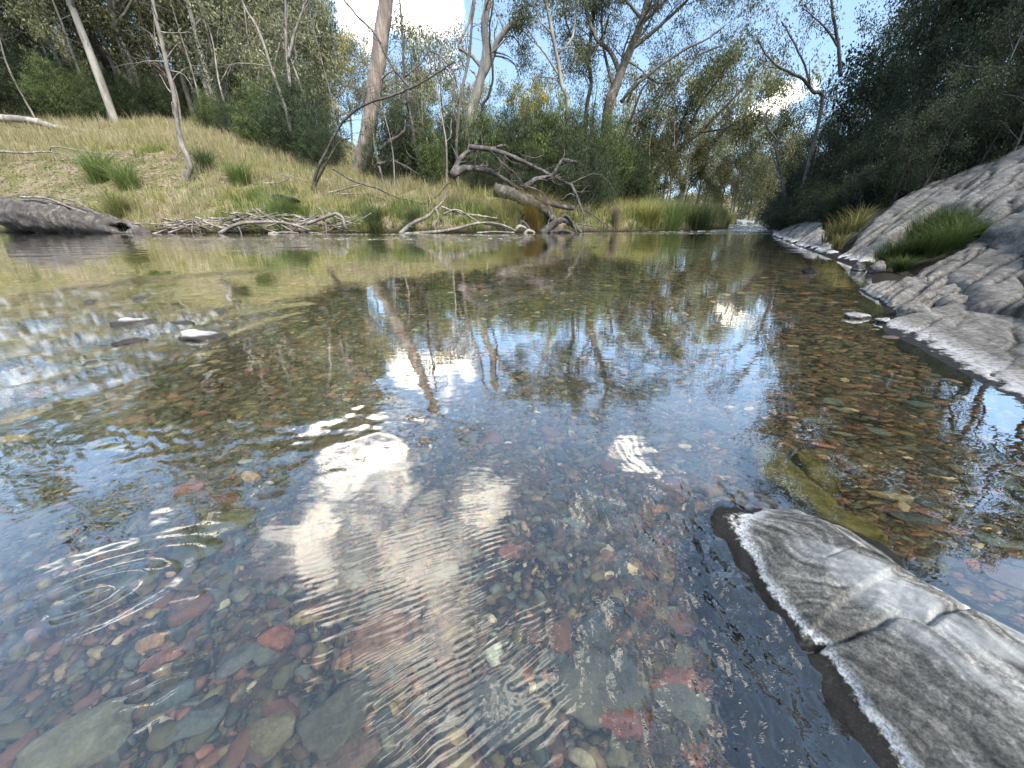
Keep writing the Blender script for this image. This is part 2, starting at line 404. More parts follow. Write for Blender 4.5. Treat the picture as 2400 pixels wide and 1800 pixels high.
refl = g.math('SUBTRACT', 1.0, g.math('EXPONENT', g.math('MULTIPLY', g.math('POWER', fr.outputs[0], 1.25), -14.0)))
rf = g.n('BsdfRefraction'); g.set(rf, Roughness=0.0, IOR=1.33); rf.inputs['Color'].default_value = (.93, .95, .86, 1); g.l(nrm, rf.inputs['Normal'])
gl = g.n('BsdfGlossy'); g.set(gl, Roughness=0.0); gl.inputs['Color'].default_value = (1, 1, 1, 1); g.l(nrm, gl.inputs['Normal'])
g.l(g.mix(g.math('POWER', fr.outputs[0], 1.15), (.95, .95, .84), (0.0, 0.0, 0.0)), rf.inputs['Color'])
g.l(g.mix(refl, (0.0, 0.0, 0.0), (1.0, 1.0, 1.0)), gl.inputs['Color'])
ms = g.n('AddShader'); g.l(rf.outputs[0], ms.inputs[0]); g.l(gl.outputs[0], ms.inputs[1])
df = g.principled((.75, .78, .8), .5, .4)
ms2 = g.n('MixShader'); g.l(g.math('MULTIPLY', fo, .75), ms2.inputs[0]); g.l(ms.outputs[0], ms2.inputs[1]); g.l(df.outputs[0], ms2.inputs[2])
M['water'] = g.done(ms2.outputs[0])
Vw = np.stack([X, Y, H], -1).reshape(-1, 3)
water = link('water', mesh_np('water', Vw, gridfaces(len(rr), len(az), True)[:, ::-1], M['water'], attrs={'turb': TU.ravel(), 'foam_glint': FO.ravel()}))
tag(water, kind='structure')

# ---------------------------------------------------------------- river stones
def ico(sub):
    import bmesh
    bm = bmesh.new(); bmesh.ops.create_icosphere(bm, subdivisions=sub, radius=1)
    V = np.array([v.co[:] for v in bm.verts]); F = np.array([[v.index for v in f.verts] for f in bm.faces]); bm.free(); return V, F
ICO = {k: ico(k) for k in (1, 2, 3, 4)}
PAL = np.array([(.085, .10, .105), (.055, .065, .07), (.12, .135, .125), (.15, .085, .065), (.19, .10, .07), (.10, .07, .06), (.13, .115, .065), (.20, .165, .10), (.30, .23, .14), (.085, .075, .045), (.50, .47, .40), (.07, .05, .045)])
PW = np.array([.15, .12, .10, .12, .05, .15, .10, .06, .02, .09, .012, .10]); PW = PW / PW.sum()
rng = np.random.default_rng(7)
def pebble_shapes(sub, n):
    V0, F = ICO[sub]; out = []
    for i in range(n):
        V = V0.copy(); r = np.random.default_rng(100 * sub + i)
        for k in range(7):                                # facet like flattenings make worn, not round, stones
            d = r.normal(size=3); d /= np.linalg.norm(d); c = r.uniform(.55, .9); m = V @ d
            V = V - np.outer(np.maximum(m - c, 0) * .85, d)
        V = V * (1 + .08 * fbm(V[:, 0] * 1.7 + i, V[:, 1] * 1.7 + V[:, 2], 2, i))[:, None]
        out.append(V)
    return out, F
def rotm(yaw, tx, ty):
    cy, sy = np.cos(yaw), np.sin(yaw); cx, sx = np.cos(tx), np.sin(tx); cz, sz = np.cos(ty), np.sin(ty)
    n = len(yaw); Rz = np.zeros((n, 3, 3)); Rz[:, 0, 0] = cy; Rz[:, 0, 1] = -sy; Rz[:, 1, 0] = sy; Rz[:, 1, 1] = cy; Rz[:, 2, 2] = 1
    Rx = np.zeros((n, 3, 3)); Rx[:, 0, 0] = 1; Rx[:, 1, 1] = cx; Rx[:, 1, 2] = -sx; Rx[:, 2, 1] = sx; Rx[:, 2, 2] = cx
    Ry = np.zeros((n, 3, 3)); Ry[:, 1, 1] = 1; Ry[:, 0, 0] = cz; Ry[:, 0, 2] = sz; Ry[:, 2, 0] = -sz; Ry[:, 2, 2] = cz
    return Rz @ Rx @ Ry
def scatter(N, r0, r1, azl, lo, hi, sub, pw=2.2):
    r = np.sqrt(rng.uniform(r0 ** 2, r1 ** 2, N)); a = rng.uniform(-azl, azl, N)
    x, y = r * np.sin(a), r * np.cos(a)
    size = lo + (hi - lo) * rng.random(N) ** pw
    ok = (sR(x, y) < -.03) & (sL(x, y) < -.05)
    x, y, size = x[ok], y[ok], size[ok]; n = len(x)
    z = T(x, y)
    right = sst(.2, 1.0, x / np.maximum(y, .3) + .15)
    el = rng.uniform(1.15, 2.0, n) + .5 * right; th = rng.uniform(.35, .7, n) * (1 - .45 * right)
    S = np.stack([size * np.sqrt(el), size / np.sqrt(el) * rng.uniform(.8, 1.1, n), size * th], -1)
    yaw = rng.uniform(0, 6.28, n) * (1 - right) + right * rng.normal(-.25, .5, n)
    Rm = rotm(yaw, rng.normal(0, .16, n) + .2 * right, rng.normal(0, .16, n))
    kk = z + 1.6 * S[:, 2] < -.004; x, y, z, size, right, el, th, S, yaw, Rm = [q[kk] for q in (x, y, z, size, right, el, th, S, yaw, Rm)]; n = len(x)
    shp, F = pebble_shapes(sub, 8); k = rng.integers(0, 8, n); B = np.stack(shp)[k]       # n, v, 3
    V = np.einsum('nij,nvj->nvi', Rm, B * S[:, None, :]); V += np.stack([x, y, z + S[:, 2] * rng.uniform(.1, .6, n)], -1)[:, None, :]
    ci = rng.choice(len(PAL), n, p=PW); base = PAL[ci] * rng.uniform(.4, 1.5, n)[:, None] * np.array([1.06, .95, .80])
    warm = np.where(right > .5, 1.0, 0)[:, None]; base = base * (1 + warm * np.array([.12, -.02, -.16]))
    depthf = sst(3, 9, y)[:, None]; base = base * (1 + .5 * sst(.8, 2, y)[:, None]) * (1 - .78 * depthf)  # dimness of the far bed under water is put into the pebble colour
    colr = np.repeat(base, B.shape[1], 0)
    nv = B.shape[1]; Fa = (F[None] + (np.arange(n) * nv)[:, None, None]).reshape(-1, 3)
    return V.reshape(-1, 3), Fa, colr
def merge(parts):
    off = 0; Vs, Fs, Cs = [], [], []
    for V, F, c in parts: Vs.append(V); Fs.append(F + off); Cs.append(c); off += len(V)
    return np.concatenate(Vs), np.concatenate(Fs), np.concatenate(Cs)
g = NT('wet_river_stone'); o = g.n('TexCoord').outputs['Object']
c = g.attr('Col').outputs['Color']
n1 = g.noise(45, 6, .65, o); n2 = g.noise(190, 3, .6, o)
c = g.mix(1, c, g.ramp(n1, [(.3, .60), (.5, 1.0), (.72, 1.45)]), 'MULTIPLY')
c = g.mix(.5, c, g.ramp(n2, [(.3, .6), (.7, 1.4)]), 'MULTIPLY')
c = g.mix(g.math('MULTIPLY', g.ramp(g.noise(8, 4, .6, o), [(.5, 0.0), (.66, 1.0)]), .45), c, (.085, .075, .03))
M['stone'] = g.done(g.principled(c, .55, .35, g.bump(n1, .3, .004)).outputs[0])
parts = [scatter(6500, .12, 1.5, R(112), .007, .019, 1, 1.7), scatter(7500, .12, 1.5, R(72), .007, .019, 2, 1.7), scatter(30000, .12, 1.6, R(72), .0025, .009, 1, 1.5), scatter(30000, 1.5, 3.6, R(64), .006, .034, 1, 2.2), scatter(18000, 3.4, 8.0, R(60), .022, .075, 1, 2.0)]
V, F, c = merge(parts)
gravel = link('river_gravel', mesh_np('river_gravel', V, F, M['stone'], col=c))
tag(gravel, 'bed of small flat worn pebbles seen through the clear water', 'gravel', kind='stuff')

def stone_mesh(name, seed, sx, sy, sz, sub=4, colr=(.1, .1, .1), mat='stone', rough=.1, vein=False):
    V = ICO[sub][0].copy(); F = ICO[sub][1]; r = np.random.default_rng(seed)
    for k in range(9):
        d = r.normal(size=3); d /= np.linalg.norm(d); cc = r.uniform(.5, .88); m = V @ d
        V = V - np.outer(np.maximum(m - cc, 0) * .85, d)
    V = V * (1 + rough * fbm(V[:, 0] * 2 + seed, V[:, 1] * 2 + V[:, 2] * 1.7, 4, seed))[:, None]
    col = np.tile(np.array(colr), (len(V), 1)) * (1 + .25 * fbm(V[:, 0] * 3, V[:, 1] * 3 + V[:, 2], 3, seed + 5))[:, None]
    if vein:
        m = np.abs(V[:, 0] * .8 + V[:, 1] * .4 - .1 + .07 * fbm(V[:, 0] * 5, V[:, 1] * 5, 2, 4)) < .07
        col[m] = (.6, .52, .42)
    return mesh_np(name, V * np.array([sx, sy, sz]), F, M[mat], col=col)
# stones one can pick out: px, py, half length px, half width px, yaw deg, colour, label, extra
ST = [
 (664, 1512, 30, 42, 80, (.27, .11, .07), 'orange-brown wedge-shaped stone with its narrow end towards the viewer', {}),
 (360, 1528, 38, 17, 35, (.42, .26, .15), 'pale orange elongated stone in the lower left shallows', {}),
 (395, 1560, 42, 17, 35, (.24, .11, .085), 'dull pink elongated stone just below the pale orange one', {}),
 (443, 1430, 34, 30, 70, (.13, .075, .07), 'reddish brown stone crossed by a white quartz vein', {'vein': True}),
 (515, 1410, 22, 20, 40, (.13, .13, .13), 'small grey rounded stone right of the quartz-veined stone', {}),
 (578, 1403, 27, 18, 10, (.17, .16, .12), 'greenish tan oval stone above the orange wedge stone', {}),
 (735, 1445, 34, 17, 35, (.36, .27, .12), 'ochre elongated stone right of the orange wedge stone', {}),
 (655, 1345, 32, 28, 20, (.13, .085, .075), 'brown rounded cobble near the left middle of the pool', {}),
 (545, 1240, 62, 34, 5, (.12, .115, .055), 'large olive flat stone in the dark tree reflection', {}),
 (480, 1300, 66, 50, 10, (.055, .06, .035), 'dark mossy boulder in the shadowed patch at the left', {}),
 (450, 1165, 36, 22, 15, (.24, .085, .05), 'rusty red flat stone in the dark patch left of centre', {}),
 (598, 1137, 15, 26, 60, (.45, .27, .09), 'bright ochre pointed stone left of the cloud reflection', {}),
 (95, 1110, 42, 16, 15, (.15, .155, .12), 'pale green-grey flat oval stone near the left edge', {}),
 (320, 1010, 34, 20, 20, (.17, .085, .06), 'dull red flat stone below the left rapid', {}),
 (640, 1010, 30, 16, 0, (.14, .07, .05), 'brown slab of stone between the sky reflections left of centre', {}),
 (1375, 1100, 20, 13, 5, (.12, .10, .07), 'small tan stone in the clear pool left of the near rock', {}),
 (1620, 1035, 26, 13, 5, (.12, .13, .12), 'grey flat pebble above the near rock', {}),
 (1905, 1005, 36, 13, -10, (.13, .135, .10), 'greenish flat slate in the right shallows', {}),
 (1915, 1065, 28, 11, -20, (.34, .14, .08), 'bright orange-brown pebble right of the mossy slabs', {}),
 (2120, 1240, 62, 20, -28, (.05, .055, .055), 'dark pointed slate lying right of the near rock', {}),
 (2320, 1300, 46, 20, -30, (.15, .16, .15), 'smooth grey-green cobble in the right-hand pool', {}),
 (2190, 1265, 52, 14, -28, (.17, .09, .06), 'long rusty brown slate in the right-hand pool', {}),
 (2270, 1352, 26, 17, -15, (.42, .16, .09), 'orange oval pebble right of the pale rock', {}),
 (2350, 1385, 60, 26, -25, (.15, .095, .08), 'purplish block of stone in the right-hand pool', {}),
 (2080, 1187, 62, 12, -22, (.32, .24, .11), 'ochre splinter of stone beside the mossy slabs', {}),
 (1655, 1165, 28, 20, 20, (.22, .13, .06), 'rusty cobble at the edge of the chop left of the near rock', {}),
 (900, 1505, 70, 52, 20, (.16, .085, .055), 'rusty brown boulder under the water in the middle foreground', {}),
 (800, 1700, 100, 60, 35, (.085, .08, .065), 'grey-brown boulder with a pale edge at the bottom of the picture', {}),
 (640, 1720, 60, 42, 10, (.17, .145, .09), 'fuzzy tan algae-covered stone near the bottom left', {}),
 (215, 1760, 110, 60, 15, (.19, .18, .13), 'large pale boulder at the bottom left corner', {}),
 (1400, 1610, 110, 62, 5, (.10, .10, .085), 'broad silty grey boulder in the foreground right of centre', {}),
 (1180, 1680, 120, 80, 15, (.06, .07, .075), 'very large dark grey boulder at the bottom centre', {}),
 (1455, 1690, 34, 48, 75, (.22, .09, .075), 'upright reddish stone beside the broad silty boulder', {}),
 (1160, 1535, 24, 24, 0, (.75, .72, .60), 'white quartz lump in the middle foreground', {}),
 (1200, 1298, 34, 20, 20, (.26, .12, .10), 'pinkish red stone in the centre of the pool', {}),
 (1345, 1235, 30, 24, 40, (.15, .17, .15), 'grey-green slab of stone in the centre pool', {}),
 (1680, 1545, 60, 48, 5, (.12, .13, .12), 'grey stone under the chop beside the near rock', {}),
 (1590, 1600, 62, 28, 10, (.24, .10, .075), 'brick red stone under the chop beside the near rock', {}),
 (1600, 1640, 80, 40, 0, (.13, .13, .115), 'flat grey stone under rippled water near the bottom', {}),
 (750, 1020, 18, 10, 0, (.22, .10, .07), 'small red pebble just left of the trunk reflection', {}),
 (820, 1790, 80, 40, 20, (.12, .08, .06), 'brown stone cut by the bottom edge of the picture', {}),
 (430, 1640, 40, 28, 30, (.08, .10, .10), 'blue-grey stone below the two long orange stones', {}),
 (470, 1705, 60, 34, 20, (.10, .115, .11), 'slate grey cobble between the pale boulder and the tan stone', {}),
 (560, 1560, 50, 34, 40, (.09, .095, .10), 'dark slate cobble left of the rusty brown boulder', {}),
 (40, 1060, 44, 18, 10, (.45, .28, .08), 'yellow ochre dead leaf-shaped stone at the left edge', {}),
]
for i, (px, py, hl, hw, yaw, colr, lab, ex) in enumerate(ST):
    p = W(px, py + 8, -.10); p2 = W(px + 1, py + 8, -.10); k = abs(p2[0] - p[0])
    th = min(.5 * hw * k, .055)
    me = stone_mesh('river_stone', 300 + i, hl * k, hw * k * 1.25, max(th, .009), 3 if hl < 30 else 4, colr, vein=ex.get('vein', False))
    o = link('river_stone', me, loc=(p[0], p[1], Tf(p[0], p[1]) + max(th, .009) * .8)); o.rotation_euler = (rng.normal(0, .06), rng.normal(0, .06), R(yaw))
    tag(o, lab, 'stone')
# anonymous cobbles among them
kinds = [('cobble of dark blue-grey stone among the pebbles on the river bed', (.06, .07, .075)), ('flat reddish brown cobble among the pebbles on the river bed', (.16, .075, .055)),
         ('olive brown cobble among the pebbles on the river bed', (.11, .10, .055)), ('purplish brown cobble among the pebbles on the river bed', (.10, .065, .06)), ('pale green-grey cobble among the pebbles on the river bed', (.14, .15, .13))]
protos = [[stone_mesh('cobble', 500 + 10 * a + b, 1, .62, .34, 3, kk[1]) for b in range(3)] for a, kk in enumerate(kinds)]
cnt = 0
while cnt < 190:
    px, py = rng.uniform(-50, 2450), rng.uniform(640, 1790)
    p = W(px, py, -.1)
    if sR(np.array([p[0]]), np.array([p[1]]))[0] > -.15 or (p[0] > .36 and p[1] < .75 and p[0] < 1.0): continue
    a = int(rng.integers(0, 5)); s = rng.uniform(.013, .027) * (1 + .8 * min(p[1], 3))
    o = link('cobble', protos[a][int(rng.integers(0, 3))], loc=(p[0], p[1], Tf(p[0], p[1]) + s * .22)); o.scale = (s, s, s)
    o.rotation_euler = (rng.normal(0, .1), rng.normal(0, .1), rng.uniform(0, 3.1) if p[0] < .3 else rng.normal(-.4, .3))
    tag(o, kinds[a][0], 'stone', 'cobbles on the river bed'); cnt += 1

# ---------------------------------------------------------------- rock
def mat_rock(name, dark, mid, light, ang, scale, saltlo=.03, salthi=.075, white=(.62, .63, .64), fold=0.0, wetc=(.02, .018, .015)):
    g = NT(name); o = g.n('NewGeometry').outputs['Position']; sep = g.n('SeparateXYZ'); g.l(o, sep.inputs[0])
    warp = g.n('TexNoise'); g.set(warp, Scale=scale * .07, Detail=3.0); g.l(o, warp.inputs['Vector'])
    wv = g.n('VectorMath', operation='SCALE'); wv.inputs['Scale'].default_value = fold; g.l(warp.outputs['Color'], wv.inputs[0])
    ad = g.n('VectorMath', operation='ADD'); g.l(o, ad.inputs[0]); g.l(wv.outputs[0], ad.inputs[1])
    v = g.mapping(ad.outputs[0], (scale * .13, scale * 1.0, scale * .6), (0, 0, -ang))
    mp = g.mapping(ad.outputs[0], (1, 1, 1), (0, 0, -ang)); v = g.mapping(mp, (scale * .12, scale, scale * .5))
    v = g.mapping(g.mapping(ad.outputs[0], (1, 1, 1), (0, 0, -ang)), (scale * .12, scale, scale * .5))
    n1 = g.noise(1, 9, .66, v); n2 = g.noise(scale * 3, 7, .7, o); n3 = g.noise(scale * .12, 5, .6, o)
    n4 = g.noise(scale * 9, 4, .7, o)
    n5 = g.noise(1, 6, .7, g.mapping(g.mapping(ad.outputs[0], (1, 1, 1), (0, 0, -ang)), (scale * .35, scale * 4.5, scale * 2)))
    col = g.ramp(n1, [(.30, dark), (.45, mid), (.56, mid), (.72, light)])
    col = g.mix(.8, col, g.ramp(n5, [(.30, .35), (.45, .9), (.58, 1.1), (.72, 1.8)]), 'MULTIPLY')
    col = g.mix(1, col, g.ramp(n3, [(.3, .72), (.5, 1.0), (.7, 1.25)]), 'MULTIPLY')
    col = g.mix(.9, col, g.ramp(n2, [(.3, .5), (.5, 1.0), (.7, 1.5)]), 'MULTIPLY')
    col = g.mix(.9, col, g.ramp(n4, [(.32, .45), (.5, 1.0), (.72, 1.7)]), 'MULTIPLY')
    if 'slab' in name: col = g.mix(g.math('MULTIPLY', g.attr('crack').outputs['Fac'], .9), col, (.012, .011, .009))
    if name.startswith('near'): col = g.mix(.9, col, g.ramp(g.attr('band').outputs['Fac'], [(.12, .38), (.42, .88), (.58, 1.1), (.9, 2.0)]), 'MULTIPLY')
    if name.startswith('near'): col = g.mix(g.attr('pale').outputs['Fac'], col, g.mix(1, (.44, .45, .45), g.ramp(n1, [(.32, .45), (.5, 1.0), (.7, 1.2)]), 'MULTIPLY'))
    zz = g.math('ADD', sep.outputs[2], g.math('MULTIPLY', g.math('SUBTRACT', n2, .5), (salthi - saltlo) * 1.5))
    zz = g.math('ADD', zz, g.math('MULTIPLY', g.math('SUBTRACT', n3, .5), (salthi - saltlo) * 1.2))
    band = g.math('MULTIPLY', g.mrange(zz, saltlo, saltlo + .15 * (salthi - saltlo)), g.mrange(zz, salthi, saltlo + .3 * (salthi - saltlo)))
    if name.startswith('near'): band = g.math('MULTIPLY', band, g.mrange(sep.outputs[0], .60, .53))
    col = g.mix(g.math('MULTIPLY', band, g.ramp(n4, [(.38, .25), (.6, 1.0)])), col, white)
    if name.startswith('near'): band_side = 1
    wet = g.mrange(zz, saltlo, saltlo * .86)
    wcol = g.ramp(n4, [(.35, tuple(x * .6 for x in wetc)), (.55, wetc), (.75, tuple(x * 2.6 for x in wetc))])
    col = g.mix(wet, col, wcol)
    rough = g.mrange(wet, 0, 1, .82, .42)
    b = g.bump(n1, .6, .012 * 10 / scale); b = g.bump(n5, .6, .005 * 10 / scale, b); b = g.bump(n2, .5, .006 * 10 / scale, b); b = g.bump(n4, .2, .003 * 10 / scale, b)
    return g.done(g.principled(col, rough, .3, b).outputs[0])
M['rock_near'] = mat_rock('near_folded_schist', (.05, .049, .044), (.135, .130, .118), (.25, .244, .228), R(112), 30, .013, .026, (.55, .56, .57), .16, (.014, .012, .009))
M['rock_slab'] = mat_rock('grey_layered_slab', (.048, .044, .040), (.150, .140, .127), (.25, .235, .215), R(62), 5, .010, .034, (.38, .38, .39), .15)
M['rock_far'] = mat_rock('pale_grey_slab', (.048, .046, .043), (.150, .143, .134), (.27, .26, .245), R(60), 4, .02, .09, (.58, .58, .60), .2)

def heightrock(name, poly, hf, res, mat, label, cat='rock', edge=.06, drop=.5, cracks=(), round_=.05, seed=0, floor=-.35, margin=.12, group=None, palef=None):
    """a solid block of rock: top follows hf(x,y); sides fall away outside the outline"""
    P = np.array(poly); lo = P.min(0) - margin; hi = P.max(0) + margin
    nx = int((hi[0] - lo[0]) / res) + 2; ny = int((hi[1] - lo[1]) / res) + 2
    x, y = np.meshgrid(np.linspace(lo[0], hi[0], nx), np.linspace(lo[1], hi[1], ny), indexing='ij')
    sd = segdist(x, y, list(map(tuple, P)) + [tuple(P[0])]); sd = np.where(inpoly(x, y, list(map(tuple, P))), sd, -sd)
    sd = sd + edge * .5 * fbm(x / edge * .35, y / edge * .35, 3, seed)
    z = hf(x, y)
    t = np.clip(sd / round_, -10, 1)
    z = z - round_ * .6 * np.where(t > 0, (1 - np.sqrt(np.clip(1 - (1 - t) ** 2, 0, 1))), 1)
    z = z - np.where(sd < 0, -sd * 6, 0)
    for (cp, wd, dp) in cracks:
        dd = segdist(x + .012 * wd / .01 * 0 + wd * 1.2 * perlin(x / wd * .12, y / wd * .12, 7), y + wd * 1.2 * perlin(x / wd * .12 + 5, y / wd * .12, 8), [tuple(q) for q in cp])
        z = z - dp * np.exp(-(dd / wd) ** 2)
    def crk_attr(x, y):
        r_ = hf.crack(x, y)
        for (cp, wd, dp) in cracks: r_ = np.maximum(r_, np.exp(-(segdist(x + wd * 1.2 * perlin(x / wd * .12, y / wd * .12, 7), y + wd * 1.2 * perlin(x / wd * .12 + 5, y / wd * .12, 8), [tuple(q) for q in cp]) / wd) ** 2))
        return r_
    zb = np.full_like(z, floor)
    z = np.maximum(z, floor)
    keep = (sd > -margin * .95)
    if hasattr(hf, 'crack'): z = z - hf.crack(x, y) * res * 1.1
    V = np.stack([x, y, z], -1).reshape(-1, 3)
    F = gridfaces(nx, ny); kf = keep.ravel()[F].all(1); F = F[kf]
    used = np.unique(F); rm = np.full(len(V), -1); rm[used] = np.arange(len(used)); V = V[used]; F = rm[F]
    # close underneath: mirrored sheet at the floor joined along the border
    n = len(V); Vb = V.copy(); Vb[:, 2] = floor - .05
    E = np.concatenate([F[:, [0, 1]], F[:, [1, 2]], F[:, [2, 3]], F[:, [3, 0]]])
    key = {}
    es = np.sort(E, 1); uq, inv_, ct = np.unique(es, axis=0, return_inverse=True, return_counts=True)
    bd = E[ct[inv_.ravel()] == 1]
    side = np.stack([bd[:, 1], bd[:, 0], bd[:, 0] + n, bd[:, 1] + n], -1)
    V2 = np.concatenate([V, Vb]); F2 = np.concatenate([F, side])
    used = np.unique(F2); rm = np.full(len(V2), -1); rm[used] = np.arange(len(used))
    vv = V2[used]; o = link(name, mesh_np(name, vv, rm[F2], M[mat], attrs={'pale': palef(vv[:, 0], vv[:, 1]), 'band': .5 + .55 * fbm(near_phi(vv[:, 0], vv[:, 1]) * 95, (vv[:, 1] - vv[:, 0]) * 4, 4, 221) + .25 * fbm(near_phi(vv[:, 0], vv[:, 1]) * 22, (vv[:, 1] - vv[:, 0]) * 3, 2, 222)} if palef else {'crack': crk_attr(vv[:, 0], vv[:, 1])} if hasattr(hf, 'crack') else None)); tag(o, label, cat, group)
    return o

# near rock, lower right
def near_phi(x, y):
    fx, fy = x - .57, y - .44
    return x * .93 + y * .37 + .05 * np.exp(-(fx * fx + fy * fy) / .012) * np.sin(fy * 26 + 1) + .028 * fbm(x * 6.5, y * 5, 3, 205)
def near_h(x, y):
    t = np.clip((x - .43) / (.31 + .11 * sst(.50, .25, y)), -.4, 1.6)
    ridge = np.interp(y, [-.8, .1, .3, .45, .55, .63, .67], [.16, .155, .135, .104, .072, .030, .0])
    prof = np.interp(t, [-.4, 0, .10, .30, .47, .52, .60, .80, 1.0, 1.6], [-1.0, .0, .30, .72, .98, 1.0, .84, .42, .03, -1.4])
    z = ridge * prof
    cy = np.interp(x, [.43, .52, .62, .75], [.36, .40, .42, .40])       # crack line: the block towards the camera sits lower
    z = z - .010 * sst(.004, -.004, y - cy) * sst(0, .03, z)
    ph = near_phi(x, y)
    z = z - .010 * np.abs(perlin(ph * 24, (y - x) * 2.2, 206)) * sst(.25, .6, t) - .006 * np.abs(perlin(x * 16 + 4, y * 12, 209)) - .0022 * np.abs(perlin(ph * 90, (y - x) * 5, 210))
    return z + .006 * fbm(x * 8, y * 6, 3, 201) + .0012 * fbm(x * 60, y * 60, 3, 202)
crk = [W(1858, 1522, .0)[:2], W(1960, 1480, .05)[:2], W(2040, 1440, .09)[:2], W(2120, 1432, .09)[:2], W(2160, 1470, .08)[:2], W(2290, 1478, .03)[:2]]
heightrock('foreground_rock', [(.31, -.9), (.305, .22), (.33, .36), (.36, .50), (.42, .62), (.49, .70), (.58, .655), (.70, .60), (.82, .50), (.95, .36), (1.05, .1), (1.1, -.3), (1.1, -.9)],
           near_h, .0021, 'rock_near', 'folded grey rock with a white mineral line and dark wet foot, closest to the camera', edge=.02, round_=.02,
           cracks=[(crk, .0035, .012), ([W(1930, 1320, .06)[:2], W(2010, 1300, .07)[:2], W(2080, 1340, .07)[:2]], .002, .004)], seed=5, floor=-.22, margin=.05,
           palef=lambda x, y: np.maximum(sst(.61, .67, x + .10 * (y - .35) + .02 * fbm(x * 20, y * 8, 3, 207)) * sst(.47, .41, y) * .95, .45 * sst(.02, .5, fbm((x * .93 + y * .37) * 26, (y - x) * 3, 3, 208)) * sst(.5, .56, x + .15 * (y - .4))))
# white submerged-edge slabs right of it
# mossy slabs under water behind the near rock
g = NT('mossy_stone'); o = g.n('TexCoord').outputs['Object']; n1 = g.noise(30, 6, .7, o)
M['moss'] = g.done(g.principled(g.ramp(n1, [(.3, (.05, .045, .012)), (.5, (.125, .105, .03)), (.7, (.22, .18, .07))]), .9, .2, g.bump(n1, .8, .01)).outputs[0])
def under(px, py): return tuple(W(px, py, -.05)[:2])
heightrock('mossy_slab', [under(1745, 1050), under(1800, 1060), under(1890, 1130), under(1960, 1200), under(2080, 1280), under(2010, 1285), under(1850, 1180), under(1770, 1120)], lambda x, y: -.045 + .012 * fbm(x * 8, y * 8, 4, 211), .005, 'moss', 'long olive mossy slab under the water behind the foreground rock', edge=.02, round_=.02, seed=3, floor=-.2, margin=.04)
heightrock('mossy_slab', [under(1850, 1068), under(1900, 1078), under(1965, 1130), under(1955, 1150), under(1900, 1140)], lambda x, y: -.06 + .008 * fbm(x * 8, y * 8, 4, 212), .005, 'moss', 'shorter olive mossy slab under the water, right of the long one', edge=.02, round_=.02, seed=4, floor=-.2, margin=.04)

# right bank slabs: outlines read off the picture on a surface that climbs from the waterline
_base = lambda x, y: .02 + .5 * sR(x, y)
_d = hit(2180, 455, _base, 60)[:2] - hit(1985, 600, _base, 60)[:2]; _d = _d / np.linalg.norm(_d)
def slabf(k, off=0.0, lay=.6, sd=0, am=.03, step=.03, cw=.03):
    """tilted bedding plane broken into steps along the strike"""
    def f(x, y):
        s = sR(x, y); z = off + k * s
        q = (-x * _d[1] + y * _d[0]) / lay + .12 * fbm(x * .4, y * .4, 3, sd + 3)
        fr_ = q - np.floor(q); saw = np.where(fr_ < .86, fr_ / .86, (1 - fr_) / .14)
        hgt = hash2(np.floor(q), 0 * q, sd)
        z = z + step * (saw - .5) * (.3 + 1.2 * hgt) * sst(-.05, .3, s)
        q2 = q * 3.7 + .3 * fbm(x, y, 2, sd + 4); f2 = q2 - np.floor(q2)
        z = z + step * .22 * np.where(f2 < .8, f2 / .8, (1 - f2) / .2) * (hash2(np.floor(q2), 0 * q, sd + 1) > .45)
        return z + am * fbm(x * .35, y * .35, 3, sd) + am * .10 * fbm(x * 3, y * 3, 4, sd + 1)
    def crack(x, y):
        q = (-x * _d[1] + y * _d[0]) / lay + .12 * fbm(x * .4, y * .4, 3, sd + 3)
        r_ = np.zeros_like(x)
        for m, gate, wd in ((1, -.3, cw / lay), (3.7, .0, cw / lay * 2.6), (7.3, .12, cw / lay * 4)):
            a = q * m + (.3 * fbm(x, y, 2, sd + 4) if m > 1 else 0) + .06 * perlin(x * 6, y * 6, sd + 8); fr_ = np.abs(a - np.round(a) + (.0 if m > 1 else .07))
            r_ = np.maximum(r_, sst(wd, wd * .3, fr_) * sst(gate, gate + .2, perlin(x * 1.1 + m, y * 1.1 + np.round(a) * 3.7, sd + 9)))
        return r_
    f.crack = crack
    return f
def outline(pts, f): return [tuple(hit(px, py, f, 60)[:2]) for px, py in pts]
def crackpx(pts, f, wd, dp): return ([hit(px, py, f, 60)[:2] for px, py in pts], wd, dp)
fN = slabf(.20, .015, .55, 221, .015, .010, .009)
heightrock('bank_rock', outline([(2045, 757), (2130, 727), (2250, 706), (2330, 716), (2400, 735), (2560, 800), (2900, 1000), (2600, 1100), (2400, 1000), (2250, 905), (2110, 830), (2050, 790)], fN), fN, .014, 'rock_slab',
           'smooth rounded grey rock with a broad white waterline band, nearest on the right bank', cracks=[crackpx([(2120, 790), (2200, 745), (2250, 735)], fN, .008, .03)], seed=11, edge=.05, round_=.07, margin=.1)
fC = slabf(.17, .04, .22, 231, .03, .05, .014)
heightrock('ledge_rock', outline([(2015, 672), (2080, 655), (2180, 650), (2235, 645), (2262, 668), (2262, 700), (2200, 706), (2120, 722), (2080, 700)], fC), fC, .014, 'rock_slab',
           'ledge of split layered rock ending in a dark knob, jutting into the water', cracks=[crackpx([(2090, 712), (2170, 680), (2230, 660)], fC, .012, .05), crackpx([(2130, 720), (2190, 690), (2240, 680)], fC, .01, .04), crackpx([(2060, 690), (2120, 668), (2170, 660)], fC, .01, .04)], seed=13, edge=.06, round_=.06)
fB = slabf(.36, .0, .7, 241, .02, .035, .034)
